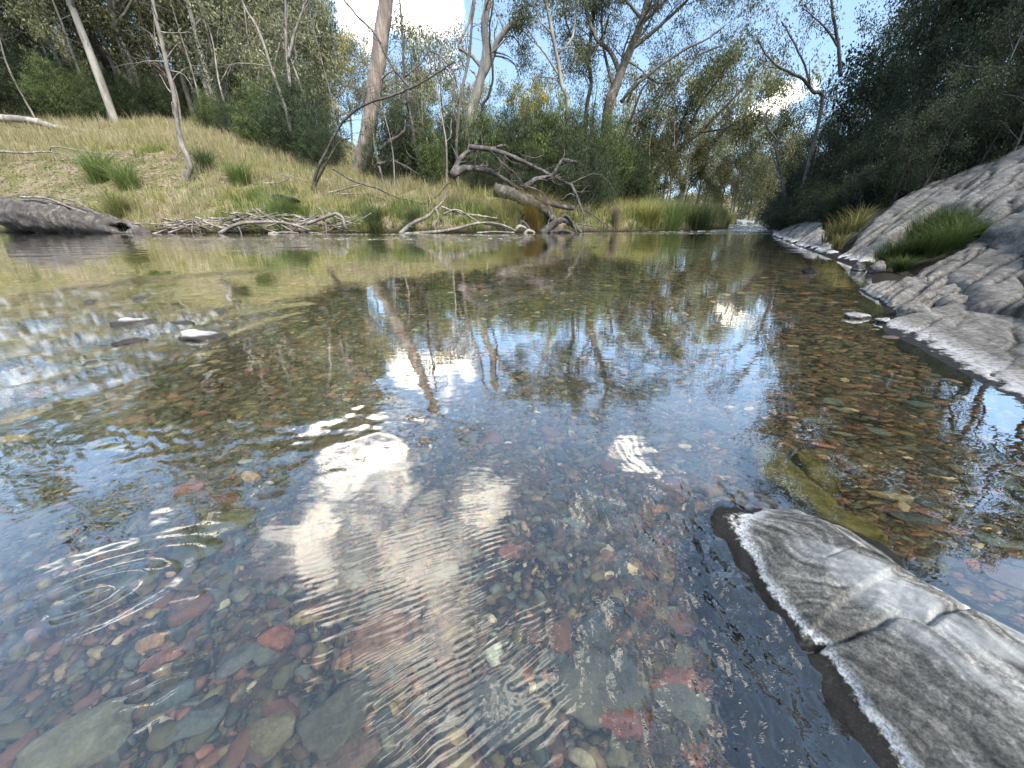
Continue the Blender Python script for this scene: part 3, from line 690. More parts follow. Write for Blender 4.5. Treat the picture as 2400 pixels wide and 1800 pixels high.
heightrock('slab_rock', outline([(2120, 655), (2200, 610), (2290, 555), (2330, 543), (2345, 560), (2400, 548), (2700, 560), (2800, 720), (2500, 740), (2380, 712), (2270, 712), (2255, 655), (2180, 650)], fB), fB, .022, 'rock_slab',
           'broad brown-grey slab with dark parallel cracks below the grassy pocket on the right', cracks=[crackpx([(2180, 655), (2260, 615), (2340, 560)], fB, .02, .07), crackpx([(2260, 668), (2330, 628), (2410, 590)], fB, .014, .05), crackpx([(2330, 665), (2380, 635), (2440, 600)], fB, .012, .04), crackpx([(2150, 652), (2200, 622), (2230, 605)], fB, .02, .06)], seed=17, edge=.08, round_=.08)
fA = slabf(.52, .02, 1.1, 251, .035, .085, .065)
heightrock('slab_rock', outline([(1938, 610), (1990, 582), (2030, 528), (2100, 470), (2160, 420), (2230, 375), (2310, 335), (2400, 298), (2700, 180), (2800, 400), (2600, 520), (2400, 530), (2330, 528), (2200, 478), (2120, 530), (2060, 600), (2045, 632)], fA), fA, .045, 'rock_far',
           'tall pale grey slab climbing to the right edge above the grassy pocket', cracks=[crackpx([(1985, 600), (2060, 545), (2130, 490), (2180, 455)], fA, .03, .12), crackpx([(2020, 622), (2090, 560), (2160, 500)], fA, .03, .10), crackpx([(2180, 440), (2270, 385), (2390, 330)], fA, .03, .10), crackpx([(2230, 470), (2310, 420), (2400, 370)], fA, .03, .1), crackpx([(2280, 500), (2350, 450), (2430, 410)], fA, .03, .1), crackpx([(2330, 515), (2400, 470), (2480, 420)], fA, .03, .1)], seed=19, edge=.15, round_=.14, margin=.2)
fF = slabf(.55, .02, .9, 261, .04, .09, .06)
heightrock('slab_rock', outline([(1806, 553), (1850, 530), (1885, 513), (1925, 518), (1945, 560), (1960, 580), (1985, 588), (1930, 606), (1860, 580)], fF), fF, .05, 'rock_far',
           'striped grey slab at the far waterline where the right bank begins', cracks=[crackpx([(1830, 560), (1870, 530), (1895, 517)], fF, .04, .12), crackpx([(1860, 570), (1900, 540), (1925, 522)], fF, .04, .12), crackpx([(1890, 580), (1930, 560)], fF, .04, .12)], seed=23, edge=.15, round_=.15, margin=.2)
heightrock('slab_rock', outline([(1790, 548), (1815, 533), (1850, 532), (1830, 545), (1808, 552)], fF), fF, .06, 'rock_far', 'small dark slab beyond the striped slab, beside the far riffle', seed=29, edge=.15, round_=.12, margin=.2)
# knob and loose rocks
def boulder(px, py, wpx, hpx, dz, seed, colr, mat, label, name='rock', yaw=0, dpt=1.0, Y=None):
    p = W(px, py, 0) if Y is None else AY(px, py, Y)
    k = np.linalg.norm([p[0], p[1], CAMH - p[2]]) / np.linalg.norm(ray(px, py)) 
    me = stone_mesh(name, seed, wpx * .5 * k, wpx * .5 * k * dpt, hpx * k * .75, 4, colr, mat, .14)
    o = link(name, me, loc=(p[0], p[1], p[2] + dz)); o.rotation_euler = (0, 0, R(yaw)); tag(o, label, 'rock'); return o
boulder(2240, 690, 56, 44, .05, 701, (.1, .1, .1), 'rock_slab', 'dark rounded knob of rock at the end of the split ledge', dpt=.8)
boulder(2140, 745, 90, 34, .03, 702, (.15, .15, .15), 'rock_slab', 'low rounded rock behind the smooth grey rock on the right bank', dpt=.7, yaw=20)
boulder(2235, 735, 110, 36, .05, 703, (.15, .15, .15), 'rock_slab', 'wedge-shaped grey rock between the ledge and the smooth rock', dpt=.6, yaw=25)
boulder(2067, 755, 34, 17, .0, 704, (.15, .15, .15), 'rock_slab', 'small pale rock touching the tip of the smooth grey rock', yaw=30)
boulder(2008, 745, 70, 22, -.01, 705, (.15, .15, .15), 'rock_slab', 'flat whitish rock just breaking the water off the right bank', dpt=.6, yaw=-20)
boulder(1900, 640, 36, 18, .0, 706, (.03, .03, .03), 'char', 'small dark pointed rock standing in the water off the right bank')
boulder(2010, 634, 30, 22, .02, 707, (.1, .1, .1), 'rock_slab', 'small dark angular rock at the foot of the tall pale slab', yaw=10)
boulder(2050, 640, 44, 26, .04, 708, (.1, .1, .1), 'rock_slab', 'brown-grey rock in the inlet between ledge and tall slab', yaw=-15)
# white stones in the left rapid
def mat_white():
    g = NT('bleached_stone'); o = g.n('TexCoord').outputs['Object']; n1 = g.noise(22, 7, .7, o)
    gp = g.n('NewGeometry').outputs['Position']; sp = g.n('SeparateXYZ'); g.l(gp, sp.inputs[0])
    col = g.ramp(n1, [(.32, (.24, .235, .23)), (.5, (.55, .55, .55)), (.7, (.80, .80, .80))])
    wet = g.mrange(sp.outputs[2], .035, .02); col = g.mix(wet, col, (.04, .036, .03))
    return g.done(g.principled(col, .7, .4, g.bump(n1, .7, .02)).outputs[0])
M['white_stone'] = mat_white()
boulder(318, 758, 92, 24, -.008, 711, (1, 1, 1), 'white_stone', 'bleached white stone breaking the rapid, the farther of the two', dpt=.55, yaw=18)
boulder(475, 790, 120, 32, -.008, 712, (1, 1, 1), 'white_stone', 'larger bleached white stone with a small dead leaf on it in the rapid', dpt=.6, yaw=-6)
boulder(300, 800, 88, 18, -.012, 713, (.3, .3, .3), 'white_stone', 'wet dark stone with a pale top just under the two white stones', dpt=.6, yaw=10)
boulder(425, 760, 60, 16, -.006, 714, (.3, .3, .3), 'white_stone', 'small wet stone between the two white stones', dpt=.6)

# ================================================================ vegetation tools
def norm(v):
    v = np.asarray(v, float); return v / (np.linalg.norm(v) + 1e-9)
def tube(pts, rad, sides=6, rough=0.0, seed=0, caps=True):
    pts = np.asarray(pts, float); rad = np.asarray(rad, float); n = len(pts)
    d = np.gradient(pts, axis=0); d /= np.linalg.norm(d, axis=1)[:, None] + 1e-9
    ref = np.array([0, 0, 1.0]) if abs(d[:, 2]).mean() < .8 else np.array([0.0, 1, 0])
    a = np.cross(d, ref); a /= np.linalg.norm(a, axis=1)[:, None] + 1e-9; b = np.cross(d, a)
    th = np.arange(sides) / sides * 2 * math.pi
    rr_ = rad[:, None] * np.ones(sides)
    if rough: 
        ii = np.arange(n)[:, None] * .45 + seed
        rr_ = rr_ * (1 + rough * perlin(ii + 0 * th, np.cos(th)[None] * 1.6 + 3 + seed, seed) + rough * .6 * perlin(ii * 2.3, np.sin(th)[None] * 3 + seed, seed + 1))
    V = pts[:, None] + rr_[..., None] * (np.cos(th)[None, :, None] * a[:, None] + np.sin(th)[None, :, None] * b[:, None])
    V = V.reshape(-1, 3); F = gridfaces(n, sides, True)
    if caps:
        V = np.concatenate([V, pts[:1] - d[:1] * rad[0] * .3, pts[-1:] + d[-1:] * rad[-1] * .4]); k = np.arange(sides); k2 = (k + 1) % sides
        c0, c1 = n * sides, n * sides + 1
        tri = np.concatenate([np.stack([np.full(sides, c0), k, k2], -1), np.stack([np.full(sides, c1), (n - 1) * sides + k2, (n - 1) * sides + k], -1)])
    else: tri = np.zeros((0, 3), int)
    return V, F, tri
def limbs_mesh(name, limbs, mat, rough=.12, col=None):
    Vs, Q, Tt, off = [], [], [], 0
    for i, (p, r) in enumerate(limbs):
        rm = max(r); sides = 14 if rm > .14 else 9 if rm > .06 else 5 if rm > .018 else 3
        v, f, t = tube(p, r, sides, rough if rm > .03 else 0, i % 50, rm > .02)
        Vs.append(v); Q.append(f + off); Tt.append(t + off); off += len(v)
    return mesh_np(name, np.concatenate(Vs), [np.concatenate(Q), np.concatenate(Tt)], mat)
def smooth_path(P, n):
    """Catmull-Rom through the points"""
    P = np.asarray(P, float)
    if len(P) < 3:
        t = np.linspace(0, 1, n)[:, None]; return P[0] * (1 - t) + P[-1] * t
    Q = np.concatenate([[2 * P[0] - P[1]], P, [2 * P[-1] - P[-2]]]); m = len(P) - 1
    u = np.linspace(0, m - 1e-6, n); i = u.astype(int); t = (u - i)[:, None]
    a, b, c, d = Q[i], Q[i + 1], Q[i + 2], Q[i + 3]
    return .5 * (2 * b + (c - a) * t + (2 * a - 5 * b + 4 * c - d) * t ** 2 + (3 * b - a - 3 * c + d) * t ** 3)
class Skel:
    def __init__(s, seed): s.r = np.random.default_rng(seed); s.limbs = []; s.tips = []
    def path(s, pts, r0, r1, n=None, wob=.0):
        n = n or max(6, 4 * len(pts)); P = smooth_path(pts, n)
        if wob: P = P + s.r.normal(0, wob, P.shape) * np.linspace(0, 1, n)[:, None] ** .5
        rad = r0 + (r1 - r0) * np.linspace(0, 1, n) ** .85
        s.limbs.append((P, rad)); return P, rad
    def grow(s, p, d, L, r, lv, P):
        n = 6; d = norm(d); pts = [np.array(p, float)]
        for i in range(n - 1):
            d = norm(d + s.r.normal(0, P['wand'], 3) + np.array([0, 0, P['up']]))
            pts.append(pts[-1] + d * L / (n - 1))
        pts = np.array(pts); rad = np.linspace(r, r * (.35 if lv else .2), n); s.limbs.append((pts, rad))
        if lv > 0: s.kids(pts, rad, L, lv, P)
        else: s.tips.append(pts)
    def kids(s, pts, rad, L, lv, P, t0=.3, k=None, lr=None):
        k = k or P['k']
        for i in range(k):
            t = t0 + (1 - t0) * (i + s.r.uniform(.2, 1)) / k; f = min(t, .999) * (len(pts) - 1); a = int(f); b = f - a
            q = pts[a] * (1 - b) + pts[min(a + 1, len(pts) - 1)] * b; rr_ = rad[a] * (1 - b) + rad[min(a + 1, len(rad) - 1)] * b
            ax = norm(pts[min(a + 1, len(pts) - 1)] - pts[a] + 1e-6)
            v = norm(np.cross(ax, norm(s.r.normal(size=3)))); ang = P['ang'] * s.r.uniform(.7, 1.3)
            s.grow(q, ax * math.cos(ang) + v * math.sin(ang), L * (lr or P['lr']) * s.r.uniform(.75, 1.25), rr_ * P.get('rr', .6), lv - 1, P)
def leaves(rng_, centers, spread, per, length, width, cols, droop=.6, dirs=None, dirw=0.0, flat=1.0):
    """clouds of single leaves round the centres; colour varies by clump and by leaf"""
    n = len(centers); c = np.repeat(centers, per, 0); m = n * per
    off = rng_.normal(size=(m, 3)); off /= np.linalg.norm(off, axis=1)[:, None] + 1e-9
    sp = np.repeat(np.broadcast_to(np.asarray(spread, float), (n,)), per)
    c = c + off * (sp * rng_.random(m) ** .5)[:, None] * np.array([1, 1, flat])
    ax = rng_.normal(size=(m, 3)) + np.array([0, 0, -droop * 2])
    if dirs is not None: ax = ax + np.repeat(dirs, per, 0) * dirw
    ax /= np.linalg.norm(ax, axis=1)[:, None] + 1e-9
    sd_ = np.cross(ax, rng_.normal(size=(m, 3))); sd_ /= np.linalg.norm(sd_, axis=1)[:, None] + 1e-9
    L = (length * rng_.uniform(.6, 1.3, m))[:, None]; Wd = (width * rng_.uniform(.7, 1.2, m))[:, None]
    nn = np.cross(ax, sd_) * L * .12
    V = np.stack([c, c + ax * L * .45 + sd_ * Wd + nn, c + ax * L, c + ax * L * .45 - sd_ * Wd + nn], 1).reshape(-1, 3)
    F = np.arange(m * 4).reshape(-1, 4)
    cc = np.array(cols); a = rng_.random((n, 1)) ** 1.0; base = (cc[0] * (1 - a) + cc[1] * a) * rng_.uniform(.6, 1.4, (n, 1))
    base = np.repeat(base, per, 0) * rng_.uniform(.65, 1.35, (m, 1))
    if len(cc) > 2:
        k = rng_.random(m) < .04; base[k] = cc[2]
    return V, F, np.repeat(base, 4, 0)
def crown_mesh(name, lv, mat): return mesh_np(name, lv[0], lv[1], mat, smooth=False, col=lv[2])
G_EUC = [(.09, .11, .075), (.22, .245, .165), (.36, .33, .23)]
G_GREY = [(.14, .165, .125), (.32, .345, .26), (.44, .42, .32)]
G_TEA = [(.065, .10, .045), (.20, .26, .115), (.34, .37, .19)]
G_TEAD = [(.035, .055, .036), (.10, .14, .078), (.18, .20, .10)]
G_HILL = [(.15, .17, .125), (.33, .35, .26), (.46, .44, .32)]  # hazy paleness of the hillside is put into these leaf colours
G_SHADED = [(.04, .055, .036), (.11, .13, .075), (.22, .15, .09)]
G_YEL = [(.10, .13, .04), (.22, .24, .09), (.5, .42, .22)]
P_EUC = dict(wand=.16, up=.05, k=5, ang=.75, lr=.55, rr=.5)
P_DEAD = dict(wand=.30, up=.03, k=4, ang=.85, lr=.55, rr=.55)

def gum(name, seed, h, r, cols, mat='leaf', bark='bark_pale', lean=(0, 0), per=24, spread=.42, ll=.13, lw=.018, fork=.35, k=7, lv=2, crown=.55, P=P_EUC, droop=.7):
    s = Skel(seed); rg = s.r; root = empty(name, (0, 0, 0))
    tp = [np.array([0, 0, -.4]), np.array([lean[0] * .3 * h, lean[1] * .3 * h, h * .35]) + rg.normal(0, .02 * h, 3), np.array([lean[0] * h * .65, lean[1] * .65 * h, h * .68]) + rg.normal(0, .03 * h, 3), np.array([lean[0] * h, lean[1] * h, h])]
    pts, rad = s.path(tp, r, r * .2, 16)
    s.kids(pts, rad, h * crown, lv, P, t0=fork, k=k)
    tips = np.concatenate([t[2:] for t in s.tips]); 
    link('trunk', limbs_mesh('trunk', s.limbs, M[bark]), root)
    link('crown', crown_mesh('crown', leaves(rg, tips, spread, per, ll, lw, cols, droop), M[mat]), root)
    return root
def shrub(name, seed, h, wd, cols, n=60, per=75, ll=.09, lw=.011, mat='leaf', sp=.17, bark='bark_dark', shell=.35):
    """many stemmed feathery tea tree: stems fan up, leafy plumes along them"""
    s = Skel(seed); rg = s.r; root = empty(name, (0, 0, 0)); cs, ds = [], []
    for i in range(n):
        a = rg.uniform(0, 6.28); q = rg.random() ** .6; e = np.array([math.cos(a) * q * wd * .5, math.sin(a) * q * wd * .5, h * (1 - .55 * q * q) * rg.uniform(.55, 1.05)])
        b = e * np.array([.18, .18, 0]) + np.array([0, 0, -.1]); mid = (b + e) * .5 + rg.normal(0, .06 * wd, 3) + np.array([e[0] * .15, e[1] * .15, 0])
        P, rad = s.path([b, mid, e], .02 + .01 * h / 3, .004, 9)
        for t in range(2, 9):
            for j in range(3):
                cs.append(P[t] + rg.normal(0, .10 * wd / 2 + .03, 3)); ds.append(norm(P[t] - P[t - 1]))
    cs = np.array(cs); ds = np.array(ds); keep = cs[:, 2] > .05; cs, ds = cs[keep], ds[keep]
    link('stems', limbs_mesh('stems', s.limbs, M[bark]), root)
    link('foliage', crown_mesh('foliage', leaves(rg, cs, sp, per // 3, ll, lw, cols, -.45, ds, 1.6), M[mat]), root)
    return root
def deadtree(name, seed, h, r, lean=(0, 0), k=7, lv=2, mat='dead_wood', P=P_DEAD, fork=.3, crown=.45):
    s = Skel(seed); rg = s.r; root = empty(name, (0, 0, 0))
    tp = [np.array([0, 0, -.3]), np.array([lean[0] * .3 * h, lean[1] * .3 * h, h * .35]) + rg.normal(0, .03 * h, 3), np.array([lean[0] * h * .7, lean[1] * h * .7, h * .7]) + rg.normal(0, .03 * h, 3), np.array([lean[0] * h, lean[1] * h, h])]
    pts, rad = s.path(tp, r, r * .15, 14); nt_ = len(s.limbs)
    s.kids(pts, rad, h * crown, lv, P, t0=fork, k=k)
    link('trunk', limbs_mesh('trunk', s.limbs[:nt_], M[mat]), root)
    link('branches', limbs_mesh('branches', s.limbs[nt_:], M[mat]), root)
    return root
def on(px, py, f=None):
    return hit(px, py, f)
def upto(px, py, D):
    """ground point straight below the picture column px at horizontal distance D"""
    d = ray(px, py); h_ = d[:2] / np.linalg.norm(d[:2]) * D
    if px < 900: h_ = d[:2] / d[1] * D
    return np.array([h_[0], h_[1], Tf(h_[0], h_[1])])
def top_scale(pos, pytop, h0):
    """height a thing at pos needs so that its top shows at picture row pytop"""
    # solve along the vertical through pos
    x, y = pos[0], pos[1]; lo, hi = pos[2], pos[2] + 60
    for _ in range(40):
        m = (lo + hi) / 2; vz = m - CAMH; u = vz * CP + y * SP; f = y * CP - vz * SP; py = 900 - FPX * u / f
        if f > .2 * y and py > pytop: lo = m
        else: hi = m
    return (lo - pos[2]) / h0
def pxp(pts, Y0, Y1=None):
    Y1 = Y0 if Y1 is None else Y1; n = len(pts)
    return [AY(px, py, Y0 + (Y1 - Y0) * i / max(n - 1, 1)) for i, (px, py) in enumerate(pts)]
def wpx(wd, Y): return wd * Y / 880.0 * .5 * .74       # radius of something wd picture units wide at distance Y

def hero(name, label, cat, limbs, Y, mat, leaf=None, twigs=None, seed=0, trunk_n=1, group=None, parts=('trunk', 'branches'), rough=.09):
    """tree whose main limbs follow given lines; limb = (points, width0, width1, dY)"""
    s = Skel(seed); base = pxp([limbs[0][0][0]], Y)[0]; root = empty(name, base)
    L3 = []
    for li, (pts, w0, w1, dY) in enumerate(limbs):
        P3 = [p - base for p in pxp(pts, Y + (dY[0] if isinstance(dY, tuple) else 0), Y + (dY[1] if isinstance(dY, tuple) else dY))]
        if li == 0 and 'tree' in cat and cat != 'fallen tree':
            gz = Tf(*(P3[0] + base)[:2]) - base[2]
            if gz < -.15: P3 = [P3[0] * 1.0 + np.array([-(P3[1] - P3[0])[0] * .25, 0, gz - .2])] + P3; w0 = w0 * 1.12
        L3.append(s.path(P3, wpx(w0, Y), wpx(w1, Y), max(10, 5 * len(pts)), .012 * Y / 20))
    nmain = len(s.limbs)
    if twigs:
        rng_of = {}
        for i in twigs.get('on', range(len(L3))):
            P, rad = L3[i]; rng_of[i] = len(s.limbs); s.kids(P, np.maximum(rad * .55, .012), twigs['L'], twigs.get('lv', 1), twigs['P'], t0=twigs.get('t0', .3), k=twigs['k'], lr=1.0)
    ks = sorted(rng_of.items(), key=lambda q: q[1]) if twigs else []
    own = {i: [s.limbs[i]] for i in range(nmain)}
    for j, (i, st_) in enumerate(ks): own[i] += s.limbs[st_:(ks[j + 1][1] if j + 1 < len(ks) else len(s.limbs))]
    for i in range(nmain): nm = parts[0] if i == 0 else 'branch'; link(nm, limbs_mesh(nm, own[i], M[mat], rough), root)
    if leaf:
        tips = np.concatenate([t[1:] for t in s.tips])
        if leaf.get('only') is not None: tips = tips[leaf['only'](tips + base)]
        link('crown', crown_mesh('crown', leaves(s.r, tips, leaf['spread'], leaf['per'], leaf.get('ll', .13), leaf.get('lw', .02), leaf['cols'], .7), M[leaf.get('mat', 'leaf')]), root)
    tag(root, label, cat, group); return root
PT = dict(wand=.26, up=.0, k=4, ang=.8, lr=.6, rr=.6)
PTD = dict(wand=.3, up=-.12, k=4, ang=.8, lr=.6, rr=.6)
PTU = dict(wand=.2, up=.10, k=4, ang=.6, lr=.62, rr=.6)

# ---------------------------------------------------------------- left bank: hero trees
tr = on(845, 412); YT = tr[1]
hero('leaning_gum_tree', 'massive pinkish-barked gum trunk leaning right, thickest tree on the far bank', 'tree',
     [([(838, 425), (848, 385), (862, 320), (872, 240), (884, 160), (896, 70), (905, 0), (912, -60), (918, -110)], 46, 30, 0),
      ([(918, -100), (880, -190), (800, -270), (770, -380)], 26, 6, -.5), ([(916, -100), (960, -190), (985, -290), (1060, -370)], 28, 6, .5),
      ([(838, 405), (815, 420), (800, 432)], 24, 6, -.4), ([(860, 405), (880, 418), (892, 430)], 20, 5, .3),
      ([(880, 200), (905, 175), (930, 160)], 7, 3, -.3)], YT, 'bark_pink', seed=31,
     twigs=dict(on=[1, 2], L=2.2, k=5, lv=2, P=PT, t0=.35), leaf=dict(spread=.35, per=9, cols=G_GREY))
def gh(px, py): return on(px, py)[1]
hero('slender_dead_tree', 'slender bare grey tree leaning left on the grassy bank with a hooked foot', 'dead tree',
     [([(430, 430), (445, 400), (440, 370), (425, 335), (415, 280), (408, 220), (395, 170), (380, 100), (365, 40), (352, -30)], 16, 7, 0),
      ([(390, 145), (350, 143), (318, 148)], 4, 1.5, .2), ([(388, 140), (410, 110), (425, 98)], 4, 1.5, 0), ([(375, 75), (410, 78), (450, 75)], 4, 1.5, 0),
      ([(400, 165), (430, 175), (450, 205), (448, 220)], 3, 1.2, 0), ([(428, 350), (415, 365), (408, 372)], 4, 2, -.2), ([(440, 400), (428, 425), (425, 435)], 16, 8, -.1)],
     gh(440, 425), 'dead_wood', seed=33, twigs=dict(L=1.2, k=6, lv=1, P=PT, t0=.35, on=[0, 1, 3]))
hero('pale_gum_tree', 'pale twin-stemmed gum leaning left behind the bushes on the slope', 'tree',
     [([(330, 240), (305, 170), (285, 110), (265, 40), (250, -60)], 17, 11, 1), ([(332, 240), (318, 180), (298, 125), (270, 60), (268, -60)], 12, 6, .5), ([(270, 60), (300, 20), (330, -40)], 8, 4, 0)],
     38, 'bark_pale', seed=35, twigs=dict(L=2.2, k=5, lv=2, P=PTU, t0=.5), leaf=dict(spread=.45, per=12, cols=G_GREY))
hero('white_gum_tree', 'thick white gum trunk at the upper left corner among the bushes', 'tree',
     [([(118, 160), (100, 90), (82, 30), (70, -60)], 34, 26, 0), ([(84, 30), (120, -30), (140, -90)], 14, 7, 0)],
     40, 'bark_pale', seed=36, twigs=dict(L=2.6, k=5, lv=2, P=PTU, t0=.5), leaf=dict(spread=.5, per=12, cols=G_GREY))
hero('dark_forked_tree', 'dark forked trunk between the white gum and the pale twin-stemmed gum', 'tree',
     [([(245, 140), (222, 95), (210, 55), (205, 0), (200, -60)], 16, 9, 0), ([(212, 62), (185, 30), (160, -10), (150, -60)], 10, 5, 0), ([(216, 58), (245, 40), (262, 5), (270, -50)], 10, 5, 0)],
     41, 'bark_dark', seed=37, twigs=dict(L=2.4, k=5, lv=2, P=PTU, t0=.45), leaf=dict(spread=.5, per=12, cols=G_EUC))
hero('forked_dead_tree', 'bare pale tree forking into a wide V above the bushes left of the massive trunk', 'dead tree',
     [([(690, 370), (682, 310), (668, 250), (650, 200), (630, 140), (605, 70), (572, 15), (560, -30)], 11, 4, 0), ([(680, 205), (672, 120), (670, 50), (668, -30)], 9, 4, .5),
      ([(676, 140), (690, 80), (712, 20), (735, -40)], 8, 3.5, 0), ([(630, 155), (590, 150), (545, 150), (540, 165)], 3.5, 1.5, 0), ([(685, 260), (660, 240), (640, 180), (655, 100)], 5, 2.5, .6)],
     gh(690, 385) + 1, 'dead_wood', seed=39, twigs=dict(L=1.5, k=6, lv=1, P=PT, t0=.3))
hero('arching_dead_tree', 'grey dead tree arching right from its foot left of the massive trunk', 'dead tree',
     [([(732, 445), (745, 395), (768, 350), (800, 290), (850, 248), (925, 222), (985, 195), (1030, 168), (1065, 145)], 9, 3, -1.6),
      ([(735, 440), (755, 400), (775, 365), (800, 330), (820, 325)], 8, 3, -.6), ([(850, 248), (858, 220), (850, 205)], 5, 2, 0), ([(960, 205), (930, 170), (905, 130), (880, 80), (840, 40), (805, 0)], 7, 4, .6),
      ([(1000, 185), (1010, 150), (985, 60), (975, 20)], 4, 2, 0)],
     gh(732, 450), 'grey_wood', seed=41, twigs=dict(L=1.5, k=13, lv=1, P=PTD, t0=.35))
hero('dead_snag', 'bare brown snag with drooping broken twigs right of the massive trunk', 'dead tree',
     [([(997, 425), (985, 385), (972, 340), (965, 290), (955, 240), (948, 190), (945, 120), (942, 60), (935, -20)], 12, 4, 0), ([(985, 380), (955, 360), (945, 320), (950, 290)], 5, 3, 0),
      ([(965, 300), (1000, 330), (985, 280), (975, 200), (980, 150)], 5, 3, .4), ([(960, 250), (920, 225), (900, 240), (895, 300)], 4, 2, 0), ([(950, 180), (985, 150), (1010, 120), (1060, 165), (1075, 240)], 5, 2, 0)],
     gh(997, 430), 'grey_wood', seed=43, twigs=dict(L=1.7, k=14, lv=1, P=PTD, t0=.3))
hero('thin_grey_tree', 'thin upright greyish sapling, bare, in front of the broken-topped tree', 'dead tree',
     [([(1070, 340), (1075, 270), (1085, 200), (1100, 130), (1105, 60), (1115, -10)], 9, 5, 0), ([(1075, 300), (1060, 250), (1065, 200), (1040, 150), (1020, 120)], 5, 2, 0)],
     24, 'bark_grey', seed=45, twigs=dict(L=1.2, k=7, lv=1, P=PTD, t0=.3))
hero('broken_topped_tree', 'tree with a snapped thick limb, peeling top and leafy ivy-dark lower trunk', 'tree',
     [([(1100, 300), (1115, 230), (1130, 170), (1140, 120), (1135, 60), (1145, 0), (1150, -60)], 26, 14, 0), ([(1125, 190), (1150, 140), (1165, 100), (1195, 60), (1210, 50)], 17, 12, -.3),
      ([(1130, 160), (1105, 130), (1090, 122), (1075, 105), (1100, 50), (1112, -20)], 10, 5, .3), ([(1150, 130), (1180, 135), (1205, 150), (1220, 190)], 5, 2, 0)],
     26, 'bark_pale', seed=47, twigs=dict(L=1.7, k=8, lv=1, P=PTD, t0=.2), leaf=dict(spread=.4, per=22, cols=G_EUC, only=lambda p: (p[:, 2] < 6.2) | (p[:, 2] > 10.2)))
hero('curved_thin_tree', 'thin dark curved stem rising past the right side of the broken-topped tree', 'tree',
     [([(1128, 270), (1145, 225), (1155, 180), (1150, 120), (1148, 60), (1158, 0)], 7, 4, 0)], 25, 'bark_dark', seed=49, twigs=dict(L=1.0, k=6, lv=1, P=PTD, t0=.3))
# the big open-crowned gum right of centre, and its neighbours
EUCL = dict(spread=.40, per=19, cols=[(.05, .068, .042), (.13, .155, .095), (.28, .25, .16)], ll=.15, lw=.022)
hero('big_gum_tree', 'large open-crowned gum with a dark purplish trunk dividing low, centre of the skyline', 'tree',
     [([(1425, 260), (1440, 215), (1455, 170), (1480, 110), (1500, 60), (1515, 10), (1530, -60), (1535, -140)], 27, 9, 0),
      ([(1452, 170), (1430, 120), (1400, 95), (1385, 60), (1370, 10), (1350, -50)], 12, 5, 1), ([(1480, 115), (1530, 75), (1580, 30), (1620, -10), (1660, -40)], 11, 4, -1),
      ([(1455, 240), (1480, 210), (1540, 160), (1600, 120), (1660, 90), (1700, 60)], 9, 3, -1.5), ([(1440, 210), (1425, 160), (1415, 110), (1410, 40), (1415, -40)], 9, 4, 1.5),
      ([(1470, 240), (1500, 180), (1550, 195), (1590, 180), (1640, 130), (1690, 110)], 7, 3, 0), ([(1500, 60), (1560, 0), (1600, -60), (1660, -120)], 9, 3, 0), ([(1500, 40), (1450, -20), (1400, -80)], 8, 3, 1)],
     27, 'bark_grey', seed=51, twigs=dict(L=1.9, k=8, lv=2, P=PT, t0=.3), leaf=dict(EUCL, per=19))
hero('slim_gum_tree', 'slim pale-stemmed gum with leafy crown just left of the big open gum', 'tree',
     [([(1330, 255), (1318, 200), (1305, 130), (1290, 60), (1280, 0), (1270, -80)], 12, 6, 0), ([(1312, 180), (1280, 130), (1250, 90), (1230, 60)], 6, 2, 0), ([(1305, 130), (1340, 90), (1350, 30), (1360, -40)], 7, 3, .6), ([(1295, 80), (1260, 40), (1250, -20)], 5, 2, -.5)],
     25, 'bark_pale', seed=53, twigs=dict(L=1.7, k=8, lv=2, P=PT, t0=.25), leaf=dict(EUCL, per=15))
hero('dark_gum_tree', 'dark-stemmed gum standing between the slim pale gum and the big open gum', 'tree',
     [([(1375, 260), (1385, 200), (1380, 130), (1390, 50), (1395, -40)], 11, 6, 0), ([(1383, 160), (1355, 120), (1330, 60), (1320, 0)], 6, 3, 0), ([(1383, 130), (1410, 90), (1430, 30)], 6, 3, 0)],
     28, 'bark_dark', seed=55, twigs=dict(L=1.8, k=8, lv=2, P=PT, t0=.25), leaf=dict(EUCL, per=15))
hero('leafy_gum_tree', 'yellow-green leafy tree leaning over the channel behind the grassy point', 'tree',
     [([(1540, 400), (1580, 360), (1640, 310), (1690, 260), (1740, 210), (1770, 170)], 12, 4, 1), ([(1600, 340), (1640, 250), (1680, 190), (1700, 160)], 8, 3, 0), ([(1640, 310), (1700, 300), (1760, 270)], 7, 2, 0), ([(1580, 360), (1600, 280), (1640, 200)], 7, 2, 1)],
     30, 'bark_dark', seed=57, twigs=dict(L=2.0, k=8, lv=2, P=PTU, t0=.25), leaf=dict(spread=.5, per=15, cols=[(.07, .085, .04), (.17, .19, .085), (.3, .27, .14)], ll=.16, lw=.03))
hero('thin_leafy_tree', 'thin tree with sparse reddish-grey foliage right of the dense dark thicket', 'tree',
     [([(1400, 440), (1420, 390), (1450, 345), (1475, 290), (1500, 220), (1520, 190)], 12, 4, 0), ([(1440, 360), (1480, 330), (1520, 300), (1560, 270)], 6, 2, 0), ([(1395, 330), (1390, 270), (1400, 200)], 6, 2, 0)],
     25, 'bark_dark', seed=59, twigs=dict(L=1.5, k=8, lv=2, P=PT, t0=.2), leaf=dict(spread=.4, per=6, cols=[(.06, .065, .045), (.15, .14, .095), (.2, .16, .1)], ll=.13, lw=.02))
